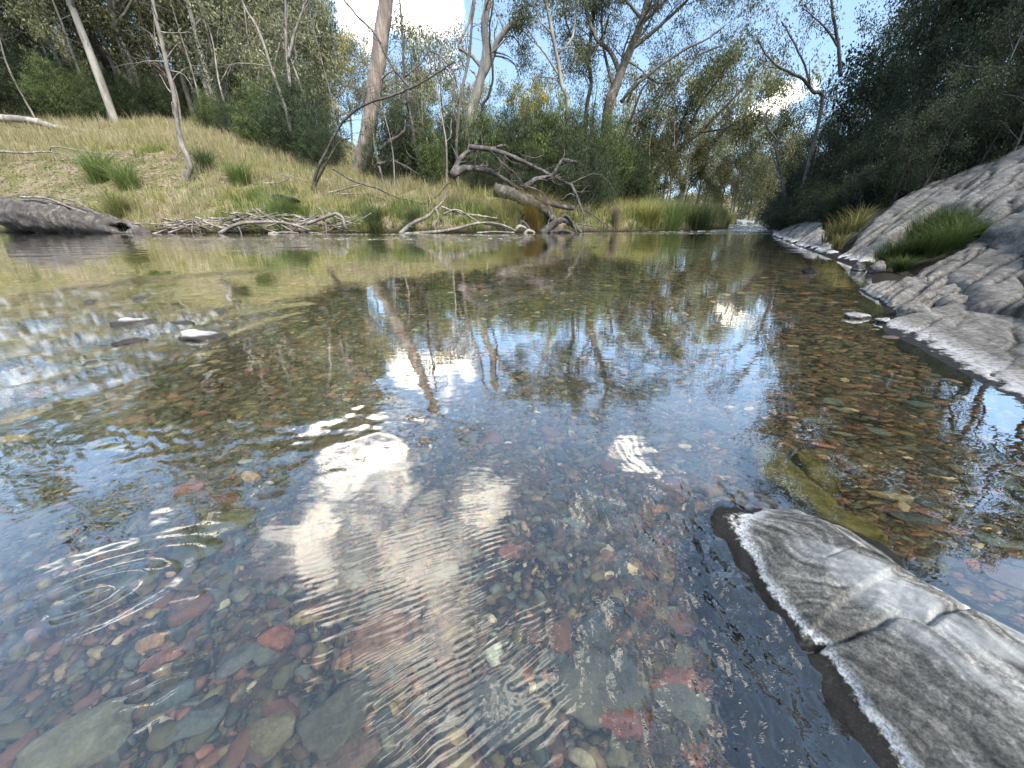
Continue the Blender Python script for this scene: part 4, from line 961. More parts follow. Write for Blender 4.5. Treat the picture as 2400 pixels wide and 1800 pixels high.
hero('bare_riverside_tree', 'crooked pale-edged bare stem over the right channel, before the dark hillside', 'dead tree',
     [([(1838, 470), (1835, 430), (1825, 385), (1818, 350), (1822, 330), (1800, 300), (1792, 270), (1810, 250)], 9, 3, 0), ([(1822, 400), (1810, 360), (1805, 350)], 4, 2, 0)],
     22, 'bark_grey', seed=61, twigs=dict(L=1.2, k=5, lv=1, P=PT, t0=.3))
hero('overhanging_gum_tree', 'bare-limbed gum leaning left off the dark hillside into the sky gap', 'tree',
     [([(1925, 255), (1905, 215), (1880, 185), (1850, 170), (1815, 150), (1790, 120), (1775, 90)], 9, 3, -1), ([(1900, 210), (1885, 150), (1850, 80), (1830, 50)], 6, 3, 0), ([(1830, 160), (1800, 155), (1780, 145)], 4, 1.5, 0), ([(1970, 180), (1965, 110), (1955, 50), (1945, -20)], 9, 5, 0), ([(1965, 110), (1930, 60), (1880, 20)], 6, 2, 0)],
     19, 'bark_grey', seed=63, twigs=dict(L=1.3, k=7, lv=1, P=PTU, t0=.3), leaf=dict(spread=.3, per=10, cols=[(.07, .08, .06), (.16, .16, .11), (.3, .2, .12)], ll=.13, lw=.02))

# ---------------------------------------------------------------- prototypes and their copies
def place(proto_list, items, group, cat, used):
    """items: (px, distance, py of the top, label, proto index)"""
    for (px, D, pyt, lab, k, rz) in items:
        pr, h0 = proto_list[k]
        p = upto(px, 450, D); s = top_scale(p, pyt, h0)
        if id(pr) not in used:
            used.add(id(pr)); o = pr; o.location = p; o.rotation_euler = (0, 0, rz)
        else: o = copy_thing(pr, p, rz, s)
        q = min(s, s ** .55 * 1.05) if cat == 'shrub' else s
        o.scale = (q, q, s)
        o.location.z = p[2] - .05
        o['label'] = lab; o['category'] = cat
        if group: o['group'] = group
        elif 'group' in o: del o['group']
used = set()
TEA = [(shrub('tea_tree_shrub', 801, 3, 2.6, G_TEA), 3), (shrub('tea_tree_shrub', 802, 3, 3.2, G_TEAD, mat='leaf'), 3), (shrub('tea_tree_shrub', 803, 3, 1.6, G_TEA, n=26), 3), (shrub('tea_tree_shrub', 804, 3, 3.4, [(.03, .055, .035), (.09, .125, .075), (.16, .18, .1)]), 3)]
place(TEA, [
    (10, 33, 30, 'tall green feathery shrub at the left edge under the white gum', 0, 0), (85, 33, 75, 'grey-green bushy shrub between the left edge shrub and the leaning green one', 3, 1),
    (150, 32, 120, 'low mid green shrub under the white gum trunk', 1, 2), (225, 32, 120, 'bright green feathery shrub leaning left below the pale twin-stemmed gum', 0, 2.5),
    (300, 32, 175, 'dark green shrub touching the grass crest beside the slender bare tree', 1, .5), (185, 35, 100, 'dusky shrub behind the bright green feathery one', 3, 3.5), (50, 37, 20, 'dark shrub crowded between the left edge and the white gum', 1, 2.2), (130, 38, 50, 'pale shrub behind the white gum trunk', 3, .2),
    (290, 33, 140, 'pale green feathery shrub at the crest right of the bright leaning one', 0, 3.3), (345, 34, 165, 'soft green shrub on the crest just left of the slender bare tree', 3, 4.1), (400, 36, 150, 'dark grey-green bush right behind the slender bare tree', 1, 2.6), (455, 37, 190, 'dusky bush on the crest right of the slender bare tree', 3, .9), (270, 37, 120, 'second dusky shrub, behind the pale twin-stemmed gum', 3, 5.2), (360, 40, 170, 'dark low shrub on the crest left of the slender bare tree', 1, 5.9), (420, 42, 190, 'dark scrubby bush beyond the grass crest, right of the slender bare tree', 1, 1.9), (480, 42, 200, 'scrubby bush beyond the grass crest, middle one of three', 3, 2.9),
    (545, 32, 205, 'small pale green shrub on the crest left of the V-forked bare tree', 0, 4), (590, 30, 225, 'low green shrub at the foot of the slope left of the V-forked tree', 3, 4.4),
    (640, 28, 180, 'green shrub directly behind the V-forked bare tree', 0, 5), (735, 27, 150, 'tall soft green shrub between V-forked tree and massive trunk', 3, 5.5),
    (770, 25, 260, 'short dark shrub tucked behind the arching dead tree', 1, 6), (700, 30, 140, 'narrow grey-green shrub behind the arching dead tree', 2, 1.5)], None, 'shrub', used)
place(TEA, [
    (940, 25, 230, 'dark shrub right behind the massive trunk', 1, 1), (1015, 23, 255, 'yellow-green narrow shrub behind the burnt post', 2, 2), (975, 27, 210, 'tall dark shrub behind the brown snag', 1, 3),
    (1070, 26, 240, 'dark green shrub under the broken-topped tree', 1, 4), (1130, 25, 235, 'feathery shrub right of the broken-topped tree', 0, 5), (1190, 26, 225, 'blue-green shrub in the thicket under the open sky gap', 3, 6),
    (1240, 24, 235, 'dense green shrub left of the dark thicket centre', 1, 1.2), (1300, 23.5, 215, 'broad bright-edged green shrub behind the fallen tree', 0, 2.2), (1350, 23, 220, 'tallest dense dark green shrub behind the fallen tree', 1, 3.2),
    (1400, 24, 250, 'green shrub under the big open gum trunk', 0, 4.2), (1445, 25, 290, 'shrub at the right shoulder of the dark thicket', 1, 5.2), (1370, 21, 320, 'rounded low dark shrub at the grass edge behind the fallen tree', 1, 2.9),
    (1480, 26, 330, 'small green shrub right of the thicket, above the grass', 0, .3), (1250, 22, 340, 'low shrub directly behind the arched fallen branches', 1, .8), (1140, 22.5, 350, 'low dark shrub behind the upended root of the fallen tree', 3, 1.9)], None, 'shrub', used)
BUSH = [(gum('riverside_tree', 811, 5, .09, [(.03, .04, .02), (.095, .11, .05), (.17, .15, .08)], bark='bark_dark', per=22, spread=.4, fork=.1, k=9, crown=.5, ll=.14, lw=.03), 5),
        (gum('riverside_tree', 812, 5, .09, [(.05, .06, .035), (.14, .15, .09), (.2, .18, .1)], bark='bark_grey', per=20, spread=.4, fork=.1, k=9, crown=.5, ll=.14, lw=.028), 5)]
place(BUSH, [
    (1520, 27, 300, 'brownish-green bush at the top of the grassy point', 0, 1), (1570, 29, 330, 'dull green bush behind the tip of the grassy point', 1, 2), (1610, 31, 370, 'olive bush hanging over the dark bank beyond the grassy point', 0, 3),
    (1655, 33, 400, 'round olive bush at the bend, its foot in dark shade', 1, 4.5), (1690, 37, 420, 'small dark bush on the far side of the bend', 0, 5), (1560, 33, 260, 'grey twiggy tree above the grassy point', 1, .7),
    (1640, 38, 290, 'taller grey-green tree behind the round olive bush', 1, 1.4), (1720, 50, 400, 'grey-green tree above the distant rapid', 1, 2.4), (1745, 60, 360, 'pale grey tree seen up the channel', 1, 3.4), (1700, 55, 330, 'misty grey tree left of the one seen up the channel', 0, 4.4),
    (1790, 62, 330, 'tree closing the view at the end of the channel', 0, 5.4), (1490, 31, 300, 'thin scrubby tree between thicket and grassy point', 1, 6.1), (1830, 58, 310, 'dark tree on the right side of the channel end', 0, 1.1)], None, 'tree', used)
HILL = [(gum('hill_tree', 821, 10, .16, G_HILL, bark='bark_pale', per=16, spread=.75, ll=.28, lw=.06, fork=.25, k=9, crown=.5), 10), (gum('hill_tree', 822, 10, .16, G_GREY, bark='bark_pale', per=16, spread=.75, ll=.28, lw=.055, fork=.2, k=9, crown=.48, lean=(.08, 0)), 10),
        (gum('hill_tree', 823, 10, .15, G_EUC, bark='bark_grey', per=16, spread=.8, ll=.28, lw=.06, fork=.15, k=10, crown=.45), 10)]
HILL += [(gum('hill_tree', 824, 8, .12, G_HILL, bark='bark_grey', per=18, spread=.75, ll=.24, lw=.055, fork=.04, k=13, crown=.5), 8), (gum('hill_tree', 825, 8, .12, G_EUC, bark='bark_grey', per=18, spread=.75, ll=.22, lw=.05, fork=.02, k=13, crown=.5), 8),
         (gum('hill_tree', 826, 8, .12, [(.30, .27, .08), (.62, .52, .20), (.8, .7, .4)], bark='bark_pale', per=18, spread=.6, ll=.24, lw=.05, fork=.1, k=12, crown=.45), 8)]  # distant sunlit trees: the sun's gold is put into these leaf colours
rg = np.random.default_rng(99)
hl = 'grey-green gum tree in the unbroken woodland on the left hillside'
itm = []
for row, (D, n, pt) in enumerate([(34, 10, -60), (38, 12, -160), (44, 13, -250), (52, 13, -300), (62, 12, -300)]):
    for i in range(n):
        px = -150 + (i + rg.uniform(.1, .9)) / n * 960
        if row == 0 and 330 < px < 520: continue
        top = pt + rg.uniform(-40, 60) + max(0, px - 560) * .9
        itm.append((px, D + rg.uniform(-2.5, 2.5), top, hl, int(rg.integers(0, 3)), rg.uniform(0, 6.28)))
for (px, D, pt, k) in [(330, 41, 90, 4), (390, 42, 40, 3), (440, 43, 60, 4), (490, 42, 100, 3), (540, 43, 60, 4), (590, 42, 80, 3), (640, 41, 110, 4), (690, 40, 120, 3), (740, 38, 130, 4), (300, 46, 30, 3), (240, 43, 50, 4), (170, 44, 0, 3), (100, 45, -20, 4), (30, 46, -30, 3), (-60, 44, -40, 4), (410, 50, -40, 4), (520, 50, 0, 3), (600, 52, 20, 4), (350, 55, -60, 3)]:
    itm.append((px, D, pt, hl, k, rg.uniform(0, 6.28)))
place(HILL, itm, 'gums on the left hillside', 'tree', used)
itm = []
for (px, D, pt, k) in [(840, 50, 130, 1), (900, 60, 150, 0), (790, 46, 70, 1), (960, 52, 120, 0), (1000, 50, 110, 0), (1045, 55, 130, 1), (930, 75, 190, 0), (1090, 60, 190, 0), (1160, 70, 235, 1), (1230, 75, 245, 0), (1290, 60, 220, 1), (1480, 50, 200, 1), (1530, 45, 210, 1), (1430, 55, 230, 0), (1590, 60, 235, 1), (1660, 70, 200, 0), (1730, 75, 215, 0), (1790, 85, 235, 1), (1500, 42, 330, 3), (1550, 45, 340, 4), (1600, 48, 360, 3), (1640, 50, 350, 4), (1690, 62, 380, 3), (1730, 70, 400, 4), (1765, 80, 410, 3), (1790, 95, 400, 4), (1820, 80, 380, 3), (1850, 75, 360, 4), (1450, 40, 330, 4), (1660, 80, 330, 3), (1740, 90, 340, 4), (1772, 56, 390, 3), (1800, 54, 370, 4), (1755, 66, 400, 4), (1790, 70, 380, 3)]:
    itm.append((px, D, pt, 'small distant gum on the skyline behind the riverside trees', k, rg.uniform(0, 6)))
place(HILL, itm, 'distant skyline gums', 'tree', used)
place(HILL, [(1238, 62, 232, 'golden sunlit tree glimpsed far off over the thicket left of centre sky gap', 5, 0), (1010, 60, 190, 'golden sunlit tree far off behind the brown snag', 5, 1), (822, 58, 92, 'golden sunlit treetop far off just left of the massive trunk', 5, 2)], None, 'tree', used)
DEAD = [(deadtree('bare_tree', 831, 7, .08, (-.06, 0)), 7), (deadtree('bare_tree', 832, 7, .07, (.05, .03)), 7)]
itm = [(px, D, pt, 'twiggy bare whitish tree scattered among the hillside gums', k, rz) for (px, D, pt, k, rz) in
       [(30, 32, -60, 0, 0), (160, 31, -40, 1, 1), (240, 33, -20, 0, 2), (330, 32, -30, 1, 3), (470, 34, 20, 0, 4), (520, 32, 0, 1, 5), (590, 31, -20, 0, 1.3), (640, 34, 10, 1, 2.3), (740, 30, 0, 0, 3.3), (800, 29, 40, 1, 4.3)]]
place(DEAD, itm, 'bare trees among the hillside gums', 'dead tree', used)
itm = [(px, D, pt, 'thin bare grey sapling in the scrub behind the fallen tree', k, rz) for (px, D, pt, k, rz) in
       [(905, 24, 110, 0, .3), (1010, 25, 160, 1, 1.3), (1045, 23, 120, 0, 2.3), (925, 22, 200, 1, 3), (1480, 28, 230, 1, 1), (1510, 26, 260, 0, 2), (1560, 30, 240, 1, 3), (1600, 33, 280, 0, 4)]]
place(DEAD, itm, 'bare saplings in the scrub', 'dead tree', used)
# tall trees whose crowns stand above the frame; the pool mirrors them
itm = [(px, D, pt, 'tall gum on the left bank whose crown rises out of the picture', k, rz) for (px, D, pt, k, rz) in
       [(60, 30, -1050, 1, 0), (330, 31, -620, 0, 1), (-250, 27, -600, 2, 2), (560, 36, -330, 0, 3), (-500, 26, -500, 1, 4)]]
place(HILL, itm, 'tall gums on the left bank', 'tree', used)
# dark hillside on the right, its shade put into the leaf colours
DARK = [(gum('dark_hillside_tree', 841, 6, .10, G_SHADED, mat='leaf_shaded', bark='bark_dark', per=22, spread=.42, ll=.13, lw=.026, fork=.08, k=11, crown=.5), 6),
        (gum('dark_hillside_tree', 842, 6, .10, [(.022, .034, .02), (.065, .085, .045), (.17, .13, .07)], mat='leaf_shaded', bark='bark_dark', per=22, spread=.42, ll=.12, lw=.024, fork=.05, k=11, crown=.5, lean=(-.12, -.05)), 6),
        (gum('dark_hillside_tree', 843, 6, .08, [(.035, .045, .03), (.09, .10, .06), (.22, .16, .09)], mat='leaf_shaded', bark='bark_grey', per=16, spread=.36, ll=.12, lw=.022, fork=.15, k=9, crown=.5, lean=(.1, 0)), 6)]
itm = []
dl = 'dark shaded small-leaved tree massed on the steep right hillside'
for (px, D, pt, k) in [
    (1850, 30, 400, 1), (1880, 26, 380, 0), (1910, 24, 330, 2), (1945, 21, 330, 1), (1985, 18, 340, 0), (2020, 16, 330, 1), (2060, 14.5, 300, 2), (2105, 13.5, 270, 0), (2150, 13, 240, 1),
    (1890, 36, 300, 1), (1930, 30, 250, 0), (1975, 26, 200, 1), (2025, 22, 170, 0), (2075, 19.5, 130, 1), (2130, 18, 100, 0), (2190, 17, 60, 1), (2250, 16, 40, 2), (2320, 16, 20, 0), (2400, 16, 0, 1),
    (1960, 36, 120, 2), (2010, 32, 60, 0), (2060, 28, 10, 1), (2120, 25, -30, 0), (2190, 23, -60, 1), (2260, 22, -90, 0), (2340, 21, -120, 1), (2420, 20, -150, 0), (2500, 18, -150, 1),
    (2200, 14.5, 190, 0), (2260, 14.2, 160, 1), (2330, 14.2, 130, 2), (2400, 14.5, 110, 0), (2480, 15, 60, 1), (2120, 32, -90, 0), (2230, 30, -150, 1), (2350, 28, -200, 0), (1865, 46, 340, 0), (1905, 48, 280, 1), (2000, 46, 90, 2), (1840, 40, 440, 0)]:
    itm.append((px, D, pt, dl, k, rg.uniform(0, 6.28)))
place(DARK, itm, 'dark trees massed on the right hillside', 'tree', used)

TALL = [(gum('tall_dark_tree', 851, 10, .16, G_SHADED, mat='leaf_shaded', bark='bark_dark', per=26, spread=.7, ll=.2, lw=.045, fork=.12, k=12, crown=.5), 10),
        (gum('tall_dark_tree', 852, 10, .16, [(.022, .034, .02), (.065, .085, .045), (.17, .13, .07)], mat='leaf_shaded', bark='bark_dark', per=26, spread=.7, ll=.2, lw=.045, fork=.15, k=12, crown=.48), 10)]
itm = [(px, D, pt, 'tall dark tree on the right hillside with its crown above the picture', k, rz) for (px, D, pt, k, rz) in
       [(2080, 25, -350, 0, 0), (2180, 22, -520, 1, 1), (2290, 20, -700, 0, 2), (2400, 19, -900, 1, 3), (2550, 17, -1000, 0, 4), (2750, 15, -1000, 1, 5), (3000, 13, -1000, 0, 6), (2000, 30, -200, 1, 1.5), (2330, 27, -800, 0, 2.5), (2520, 24, -1000, 1, 3.5), (3500, 12, -1000, 1, .5), (4500, 11, -1000, 0, 1.5)]]
place(TALL, itm, 'tall dark trees on the right hillside', 'tree', used)

# ================================================================ grass, litter, logs
def blades(rg, pos, per, h, spread, cols, wid=.010, lean=.35, hvar=.4):
    """tufts of curved blades at pos (n,3); h (n,)"""
    n = len(pos); m = n * per; c = np.repeat(pos, per, 0); hh = np.repeat(h, per) * rg.uniform(1 - hvar, 1 + hvar * .6, m)
    a = rg.uniform(0, 6.283, m); rad = np.repeat(np.broadcast_to(spread, (n,)), per) * rg.random(m) ** .6
    base = c + np.stack([np.cos(a) * rad, np.sin(a) * rad, 0 * a - .03], -1)
    a2 = a + rg.normal(0, .9, m); out = lean * rg.uniform(.2, 1.5, m) * hh
    dirv = np.stack([np.cos(a2), np.sin(a2), 0 * a], -1); side = np.stack([-np.sin(a2 + rg.normal(0, 1, m)), np.cos(a2), 0 * a], -1) * wid * .5 * rg.uniform(.6, 1.5, m)[:, None]
    up = np.array([0, 0, 1.0])
    p1 = base + dirv * (out * .25)[:, None] + up * (hh * .55)[:, None]; p2 = base + dirv * out[:, None] + up * (hh * .95)[:, None]
    V = np.stack([base - side, base + side, p1 + side * .8, p1 - side * .8, p2], 1).reshape(-1, 3)
    i = np.arange(m)[:, None] * 5
    Q = i + np.array([[0, 1, 2, 3]]); Tt = i + np.array([[3, 2, 4]])
    cc = np.array(cols); k = rg.random((n, 1)); b = cc[0] * (1 - k) + cc[1] * k
    b = np.repeat(b, per, 0) * rg.uniform(.7, 1.3, (m, 1)); tip = cc[2] if len(cc) > 2 else cc[1]
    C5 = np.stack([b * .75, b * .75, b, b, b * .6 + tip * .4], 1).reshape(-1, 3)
    return V, [Q, Tt], C5
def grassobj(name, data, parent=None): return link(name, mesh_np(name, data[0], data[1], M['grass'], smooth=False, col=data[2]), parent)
rg = np.random.default_rng(5)
STRAW = [(.36, .30, .15), (.54, .47, .26), (.70, .62, .40)]
GREEN = [(.12, .17, .04), (.27, .31, .09), (.45, .43, .20)]
YG = [(.26, .27, .09), (.42, .40, .16), (.60, .54, .30)]
def litter_zone(x, y):
    """1 where the ground is bare leaf litter (lower left bank)"""
    d1 = np.hypot((x + 21.5) / 6.5, (y - 20.8) / 3.6); d2 = np.hypot((x + 13.3) / 1.6, (y - 21) / .8)
    return np.maximum(sst(1.15, .8, d1), sst(1.1, .7, d2))
N0 = 60000
x = rg.uniform(-45, 24, N0); y = rg.uniform(16, 46, N0)
l = sL(x, y); ok = (l > .02) & (l < 22) & (np.abs(x / y) < 1.75); pr = np.where(l < 9, 1, .55); ok &= rg.random(N0) < pr; x, y, l = x[ok], y[ok], l[ok]
lz = litter_zone(x, y); zone = fbm(x * .22, y * .35, 3, 301) + .35 * sst(2, -8, -x * 0 + x) * 0
dens = np.clip(1 - .93 * lz, 0, 1) * (.45 + .55 * sst(-.35, .1, fbm(x * .5, y * .7, 3, 303)))
ok = rg.random(len(x)) < dens; x, y, l, zone = x[ok], y[ok], l[ok], zone[ok]
P = np.stack([x, y, T(x, y)], -1)
greenness = zone - .24 + .45 * sst(2.5, .3, l) + .25 * sst(-14, -4, x) - .4 * sst(5, 12, l) + rg.normal(0, .12, len(x))
gk = greenness > .36; yk = (~gk) & (greenness > .08); sk = ~(gk | yk)
hs = .26 + .30 * rg.random(len(x)) ** 1.5 + .18 * sst(2, 8, x) 
tag(grassobj('green_grass', blades(rg, P[gk], 15, hs[gk], .16, GREEN, .016)), 'fresh green grass along the foot of the far bank', 'grass', kind='stuff')
tag(grassobj('yellowing_grass', blades(rg, P[yk], 13, hs[yk] * 1.05, .18, YG, .014)), 'yellow-green seeding grass over the middle of the far bank', 'grass', kind='stuff')
tag(grassobj('straw_grass', blades(rg, P[sk], 10, hs[sk] * 1.1, .20, STRAW, .013)), 'dry straw-coloured grass on the upper slope of the far bank', 'grass', kind='stuff')
N2 = 9000; x = rg.uniform(-40, 20, N2); y = rg.uniform(17, 38, N2); l = sL(x, y); ok = (l > .3) & (l < 18) & (np.abs(x / y) < 1.6) & (rg.random(N2) < (.25 + .75 * sst(-.2, .3, fbm(x * .4, y * .5, 3, 311))) * (1 - .8 * litter_zone(x, y))); x, y = x[ok], y[ok]
tag(grassobj('seeding_grass', blades(rg, np.stack([x, y, T(x, y)], -1), 6, rg.uniform(.5, .95, len(x)), .18, [(.46, .38, .22), (.62, .54, .34), (.75, .68, .48)], .012, .3)), 'tall pale seed stalks standing above the grass of the far bank', 'grass', kind='stuff')
# leaf litter: small curled leaves and bark flakes
nL = 42000; x = rg.uniform(-34, 10, nL); y = rg.uniform(17, 28, nL); ok = (rg.random(nL) < .06 + litter_zone(x, y)) & (sL(x, y) > .25); x, y = x[ok], y[ok]
z = T(x, y) + .02; c = np.stack([x, y, z], -1); m = len(c)
ax = rg.normal(size=(m, 3)) * np.array([1, 1, .25]); ax /= np.linalg.norm(ax, axis=1)[:, None]; sd_ = np.cross(ax, np.array([0, 0, 1.0])); sz = rg.uniform(.05, .19, m)[:, None]
V = np.stack([c, c + ax * sz * .5 + sd_ * sz * .22 + [0, 0, .012], c + ax * sz, c + ax * sz * .5 - sd_ * sz * .22], 1).reshape(-1, 3)
lc = np.array([(.50, .38, .25), (.30, .18, .10), (.62, .54, .40), (.15, .10, .07), (.38, .32, .25)])[rg.integers(0, 5, m)]
tag(link('leaf_litter', mesh_np('leaf_litter', V, np.arange(m * 4).reshape(-1, 4), M['grass'], smooth=False, col=np.repeat(lc, 4, 0))), 'fallen brown and cream leaves and bark over the bare left bank', 'leaf litter', kind='stuff')

# distinct tussocks
def tussock(px, py, wd_px, h_px, cols, lab, per=760, f=None, wid=.010, lean=.75, name='grass_tussock', group=None):
    p = on(px, py, f) if py is not None else None
    D = np.linalg.norm(p - np.array([0, 0, CAMH])); k = D / np.linalg.norm(ray(px, py))
    n = 5; pos = np.stack([rg.uniform(-.22, .22, n) * wd_px * k, rg.uniform(-.2, .2, n) * wd_px * k, np.zeros(n)], -1)
    surf = f or T; pos[:, 2] = surf(pos[:, 0] + p[0], pos[:, 1] + p[1]) - p[2] - .03
    d = blades(rg, pos, per // n, np.full(n, h_px * k), wd_px * k * .14, cols, wid * D / 20, lean, .45)
    o = grassobj(name, d); o.location = p; tag(o, lab, 'grass tussock', group); return o
TG = [(.14, .20, .06), (.30, .37, .12), (.50, .50, .26)]; TD = [(.09, .12, .045), (.20, .24, .10), (.42, .40, .24)]; TO = [(.24, .17, .05), (.40, .31, .11), (.5, .42, .2)]
for a in [(235, 425, 100, 70, TG, 'large bright green tussock on the bank above the hollow log'), (310, 440, 90, 60, TG, 'second green tussock, just right of the largest one'), (562, 435, 60, 55, TG, 'upright green tussock right of the slender bare tree'),
          (490, 400, 50, 50, TD, 'dark green clump of grass right of the slender bare tree foot'), (665, 515, 80, 60, TG, 'shaggy overhanging tussock under the black driftwood'), (280, 505, 90, 60, YG, 'pale yellow-green clump between tussock and hollow log'),
          (1255, 535, 50, 85, TO, 'rusty orange reed clump left of the fallen tree base'), (1195, 530, 90, 70, YG, 'golden seeding grass clump behind the tangled driftwood'), (880, 535, 70, 45, TD, 'dark drooping tussock at the water left of the pale driftwood'),
          (965, 535, 60, 40, TD, 'second dark drooping tussock at the water behind the pale driftwood'), (1628, 535, 90, 75, TD, 'dark green tussock at the tip of the grassy point'), (1690, 528, 60, 45, YG, 'small pale tussock beyond the tip of the grassy point'),
          (1530, 538, 70, 60, YG, 'pale brown seeding tussock on the grassy point'), (1440, 535, 24, 48, [(.20, .16, .12), (.34, .28, .21)], 'thin brown dead stalks right of the fallen tree'), (1580, 535, 80, 60, TG, 'green tussock in the middle of the grassy point'),
          (1385, 480, 110, 50, TG, 'broad green patch of grass behind the fallen tree')]:
    tussock(*a, **({'lean': .22} if a[0] == 1440 else {}))

# ---------------------------------------------------------------- driftwood and logs
def wood(name, label, cat, limbs, Y, mat='dead_wood', twig=None, seed=0, rough=.25, group=None, single=False):
    limbs = [(p_, a_ * 1.05, b_ * .75, c_) for p_, a_, b_, c_ in limbs]
    return hero(name, label, cat, limbs, Y, mat, seed=seed, twigs=twig, group=group, rough=rough, parts=('trunk', 'branches') if not single else ('stem', 'twigs'))
PTW = dict(wand=.3, up=.05, k=3, ang=.8, lr=.6, rr=.6)
# hollow log
def hollow_log():
    a, b = AY(5, 500, 17.5), AY(352, 549, 16.9); L = np.linalg.norm(b - a); root = empty('hollow_log', (a + b) / 2); base = (a + b) / 2
    n = 40; t = np.linspace(0, 1, n)[:, None]; pts = a + (b - a) * t + np.array([0, 0, .12]) * np.sin(t * 3.1) - base
    rad = np.interp(t[:, 0], [0, .1, .4, .75, .9, 1], [.50, .64, .66, .46, .32, .12])
    V, F, tri = tube(pts, rad, 40, .22, 3); 
    # knot hole: push the wall in over an oval patch facing the river
    hc = AY(283, 533, 16.72) - base
    d = np.sqrt(((V[:, 0] - hc[0]) / .26) ** 2 + ((V[:, 2] - hc[2]) / .15) ** 2); front = V[:, 1] < hc[1] + .28
    k = sst(1.2, .85, d) * front; V[:, 1] += k * .5
    link('trunk', mesh_np('trunk', V, [F, tri], M['grey_wood']), root)
    th = np.linspace(0, 6.28, 26)[:-1]; r1 = np.stack([hc[0] + np.cos(th) * .22, np.full(25, hc[1] + .03), hc[2] + np.sin(th) * .125], -1); r2 = r1 * 1.0; r2[:, 1] += .3; r2[:, 0] = hc[0] + (r2[:, 0] - hc[0]) * .8
    VV = np.concatenate([r1, r2, [r2.mean(0)]]); FF = gridfaces(2, 25, True); kk = np.arange(25)
    link('knot_hole', mesh_np('knot_hole', VV, [FF, np.stack([25 + kk, 25 + (kk + 1) % 25, np.full(25, 50)], -1)], M['char']), root)  # lined near-black: the shade inside the hole is put into the colour
    tag(root, 'fat grey hollow log lying at the left waterline with a black knot hole', 'log')
hollow_log()
wood('long_branch', 'long curved bare branch lying over the hollow log and down to the water', 'branch', [([(50, 462), (110, 465), (175, 490), (240, 510), (300, 522), (380, 526), (440, 532)], 7, 4, 0), ([(145, 465), (185, 475), (230, 503)], 5, 3, -.1)], 16.9, 'dead_wood', seed=71, single=True)
wood('fallen_log', 'long pale fallen trunk lying across the upper left slope', 'log', [([(-60, 272), (0, 277), (70, 282), (130, 298), (200, 308), (270, 320), (350, 325), (420, 332), (465, 330)], 20, 5, -1.5)], gh(40, 300), 'bark_pale', twig=dict(L=1.0, k=9, lv=1, P=PTW, t0=.3), seed=73)
wood('fallen_branch', 'thin pale forked branch lying on the litter below the fallen trunk', 'branch', [([(-40, 352), (0, 355), (60, 358), (115, 356), (150, 362), (190, 378)], 7, 3, -.5), ([(115, 356), (130, 344), (220, 358), (300, 368), (360, 385)], 4, 2, -.5)], gh(100, 375), 'dead_wood', seed=75, single=True)
wood('fallen_branch', 'small dead branch on the grass left of the arching tree foot', 'branch', [([(620, 430), (650, 428), (675, 420), (680, 412), (700, 420), (730, 425)], 5, 2, 0), ([(675, 415), (655, 406), (648, 405)], 4, 2, 0)], gh(660, 440), 'dead_wood', twig=dict(L=.4, k=4, lv=0, P=PTW, t0=.3), seed=77, single=True)
wood('fallen_branch', 'pale branch among the grass right of the arching tree foot', 'branch', [([(770, 452), (800, 445), (830, 437), (860, 430)], 6, 3, 0), ([(790, 455), (830, 455), (870, 455)], 5, 3, 0)], gh(810, 465), 'dead_wood', seed=79, single=True)
wood('fallen_branch', 'long dark branch sloping down the bank right of the massive trunk', 'branch', [([(780, 395), (830, 425), (880, 440), (930, 462), (980, 475), (1010, 478)], 6, 3, -.8), ([(1000, 475), (1030, 455), (1045, 435), (1070, 420)], 5, 2, 0), ([(860, 455), (910, 470), (960, 475)], 4, 2, -.2)], gh(900, 470) , 'grey_wood', twig=dict(L=.4, k=6, lv=0, P=PTW, t0=.3), seed=81, single=True)
wood('dead_limb', 'twisted grey limb lying in the scrub behind the burnt post', 'log', [([(885, 385), (920, 378), (950, 390), (985, 410)], 9, 4, 0), ([(890, 350), (915, 330), (945, 310), (950, 280)], 10, 5, .5)], 22.5, 'grey_wood', twig=dict(L=.6, k=5, lv=1, P=PTW, t0=.2), seed=83)
wood('burnt_post', 'upright split stump, pale at the top and charred black at the foot', 'stump', [([(1008, 425), (1006, 400), (1004, 375)], 13, 12, 0), ([(1005, 385), (1002, 350), (1000, 324)], 11, 8, 0)], gh(1006, 432), 'char', seed=85)
for c_ in bpy.data.objects['burnt_post'].children:
    if c_.name.startswith('branch'): c_.name = 'split_top'; c_.data.materials.clear(); c_.data.materials.append(M['bark_pale'])
    else: c_.name = 'charred_base'
# black driftwood
p = on(688, 478); me = stone_mesh('black_driftwood', 900, .62, .25, .19, 4, (.02, .02, .02), 'char', .25); o = link('black_driftwood', me, loc=(p[0], p[1] - .6, AY(688, 466, p[1] - .6)[2])); o.rotation_euler = (0, R(9), R(-5))
tag(o, 'charred black chunk of driftwood lying on the green grass above the stick pile', 'driftwood')
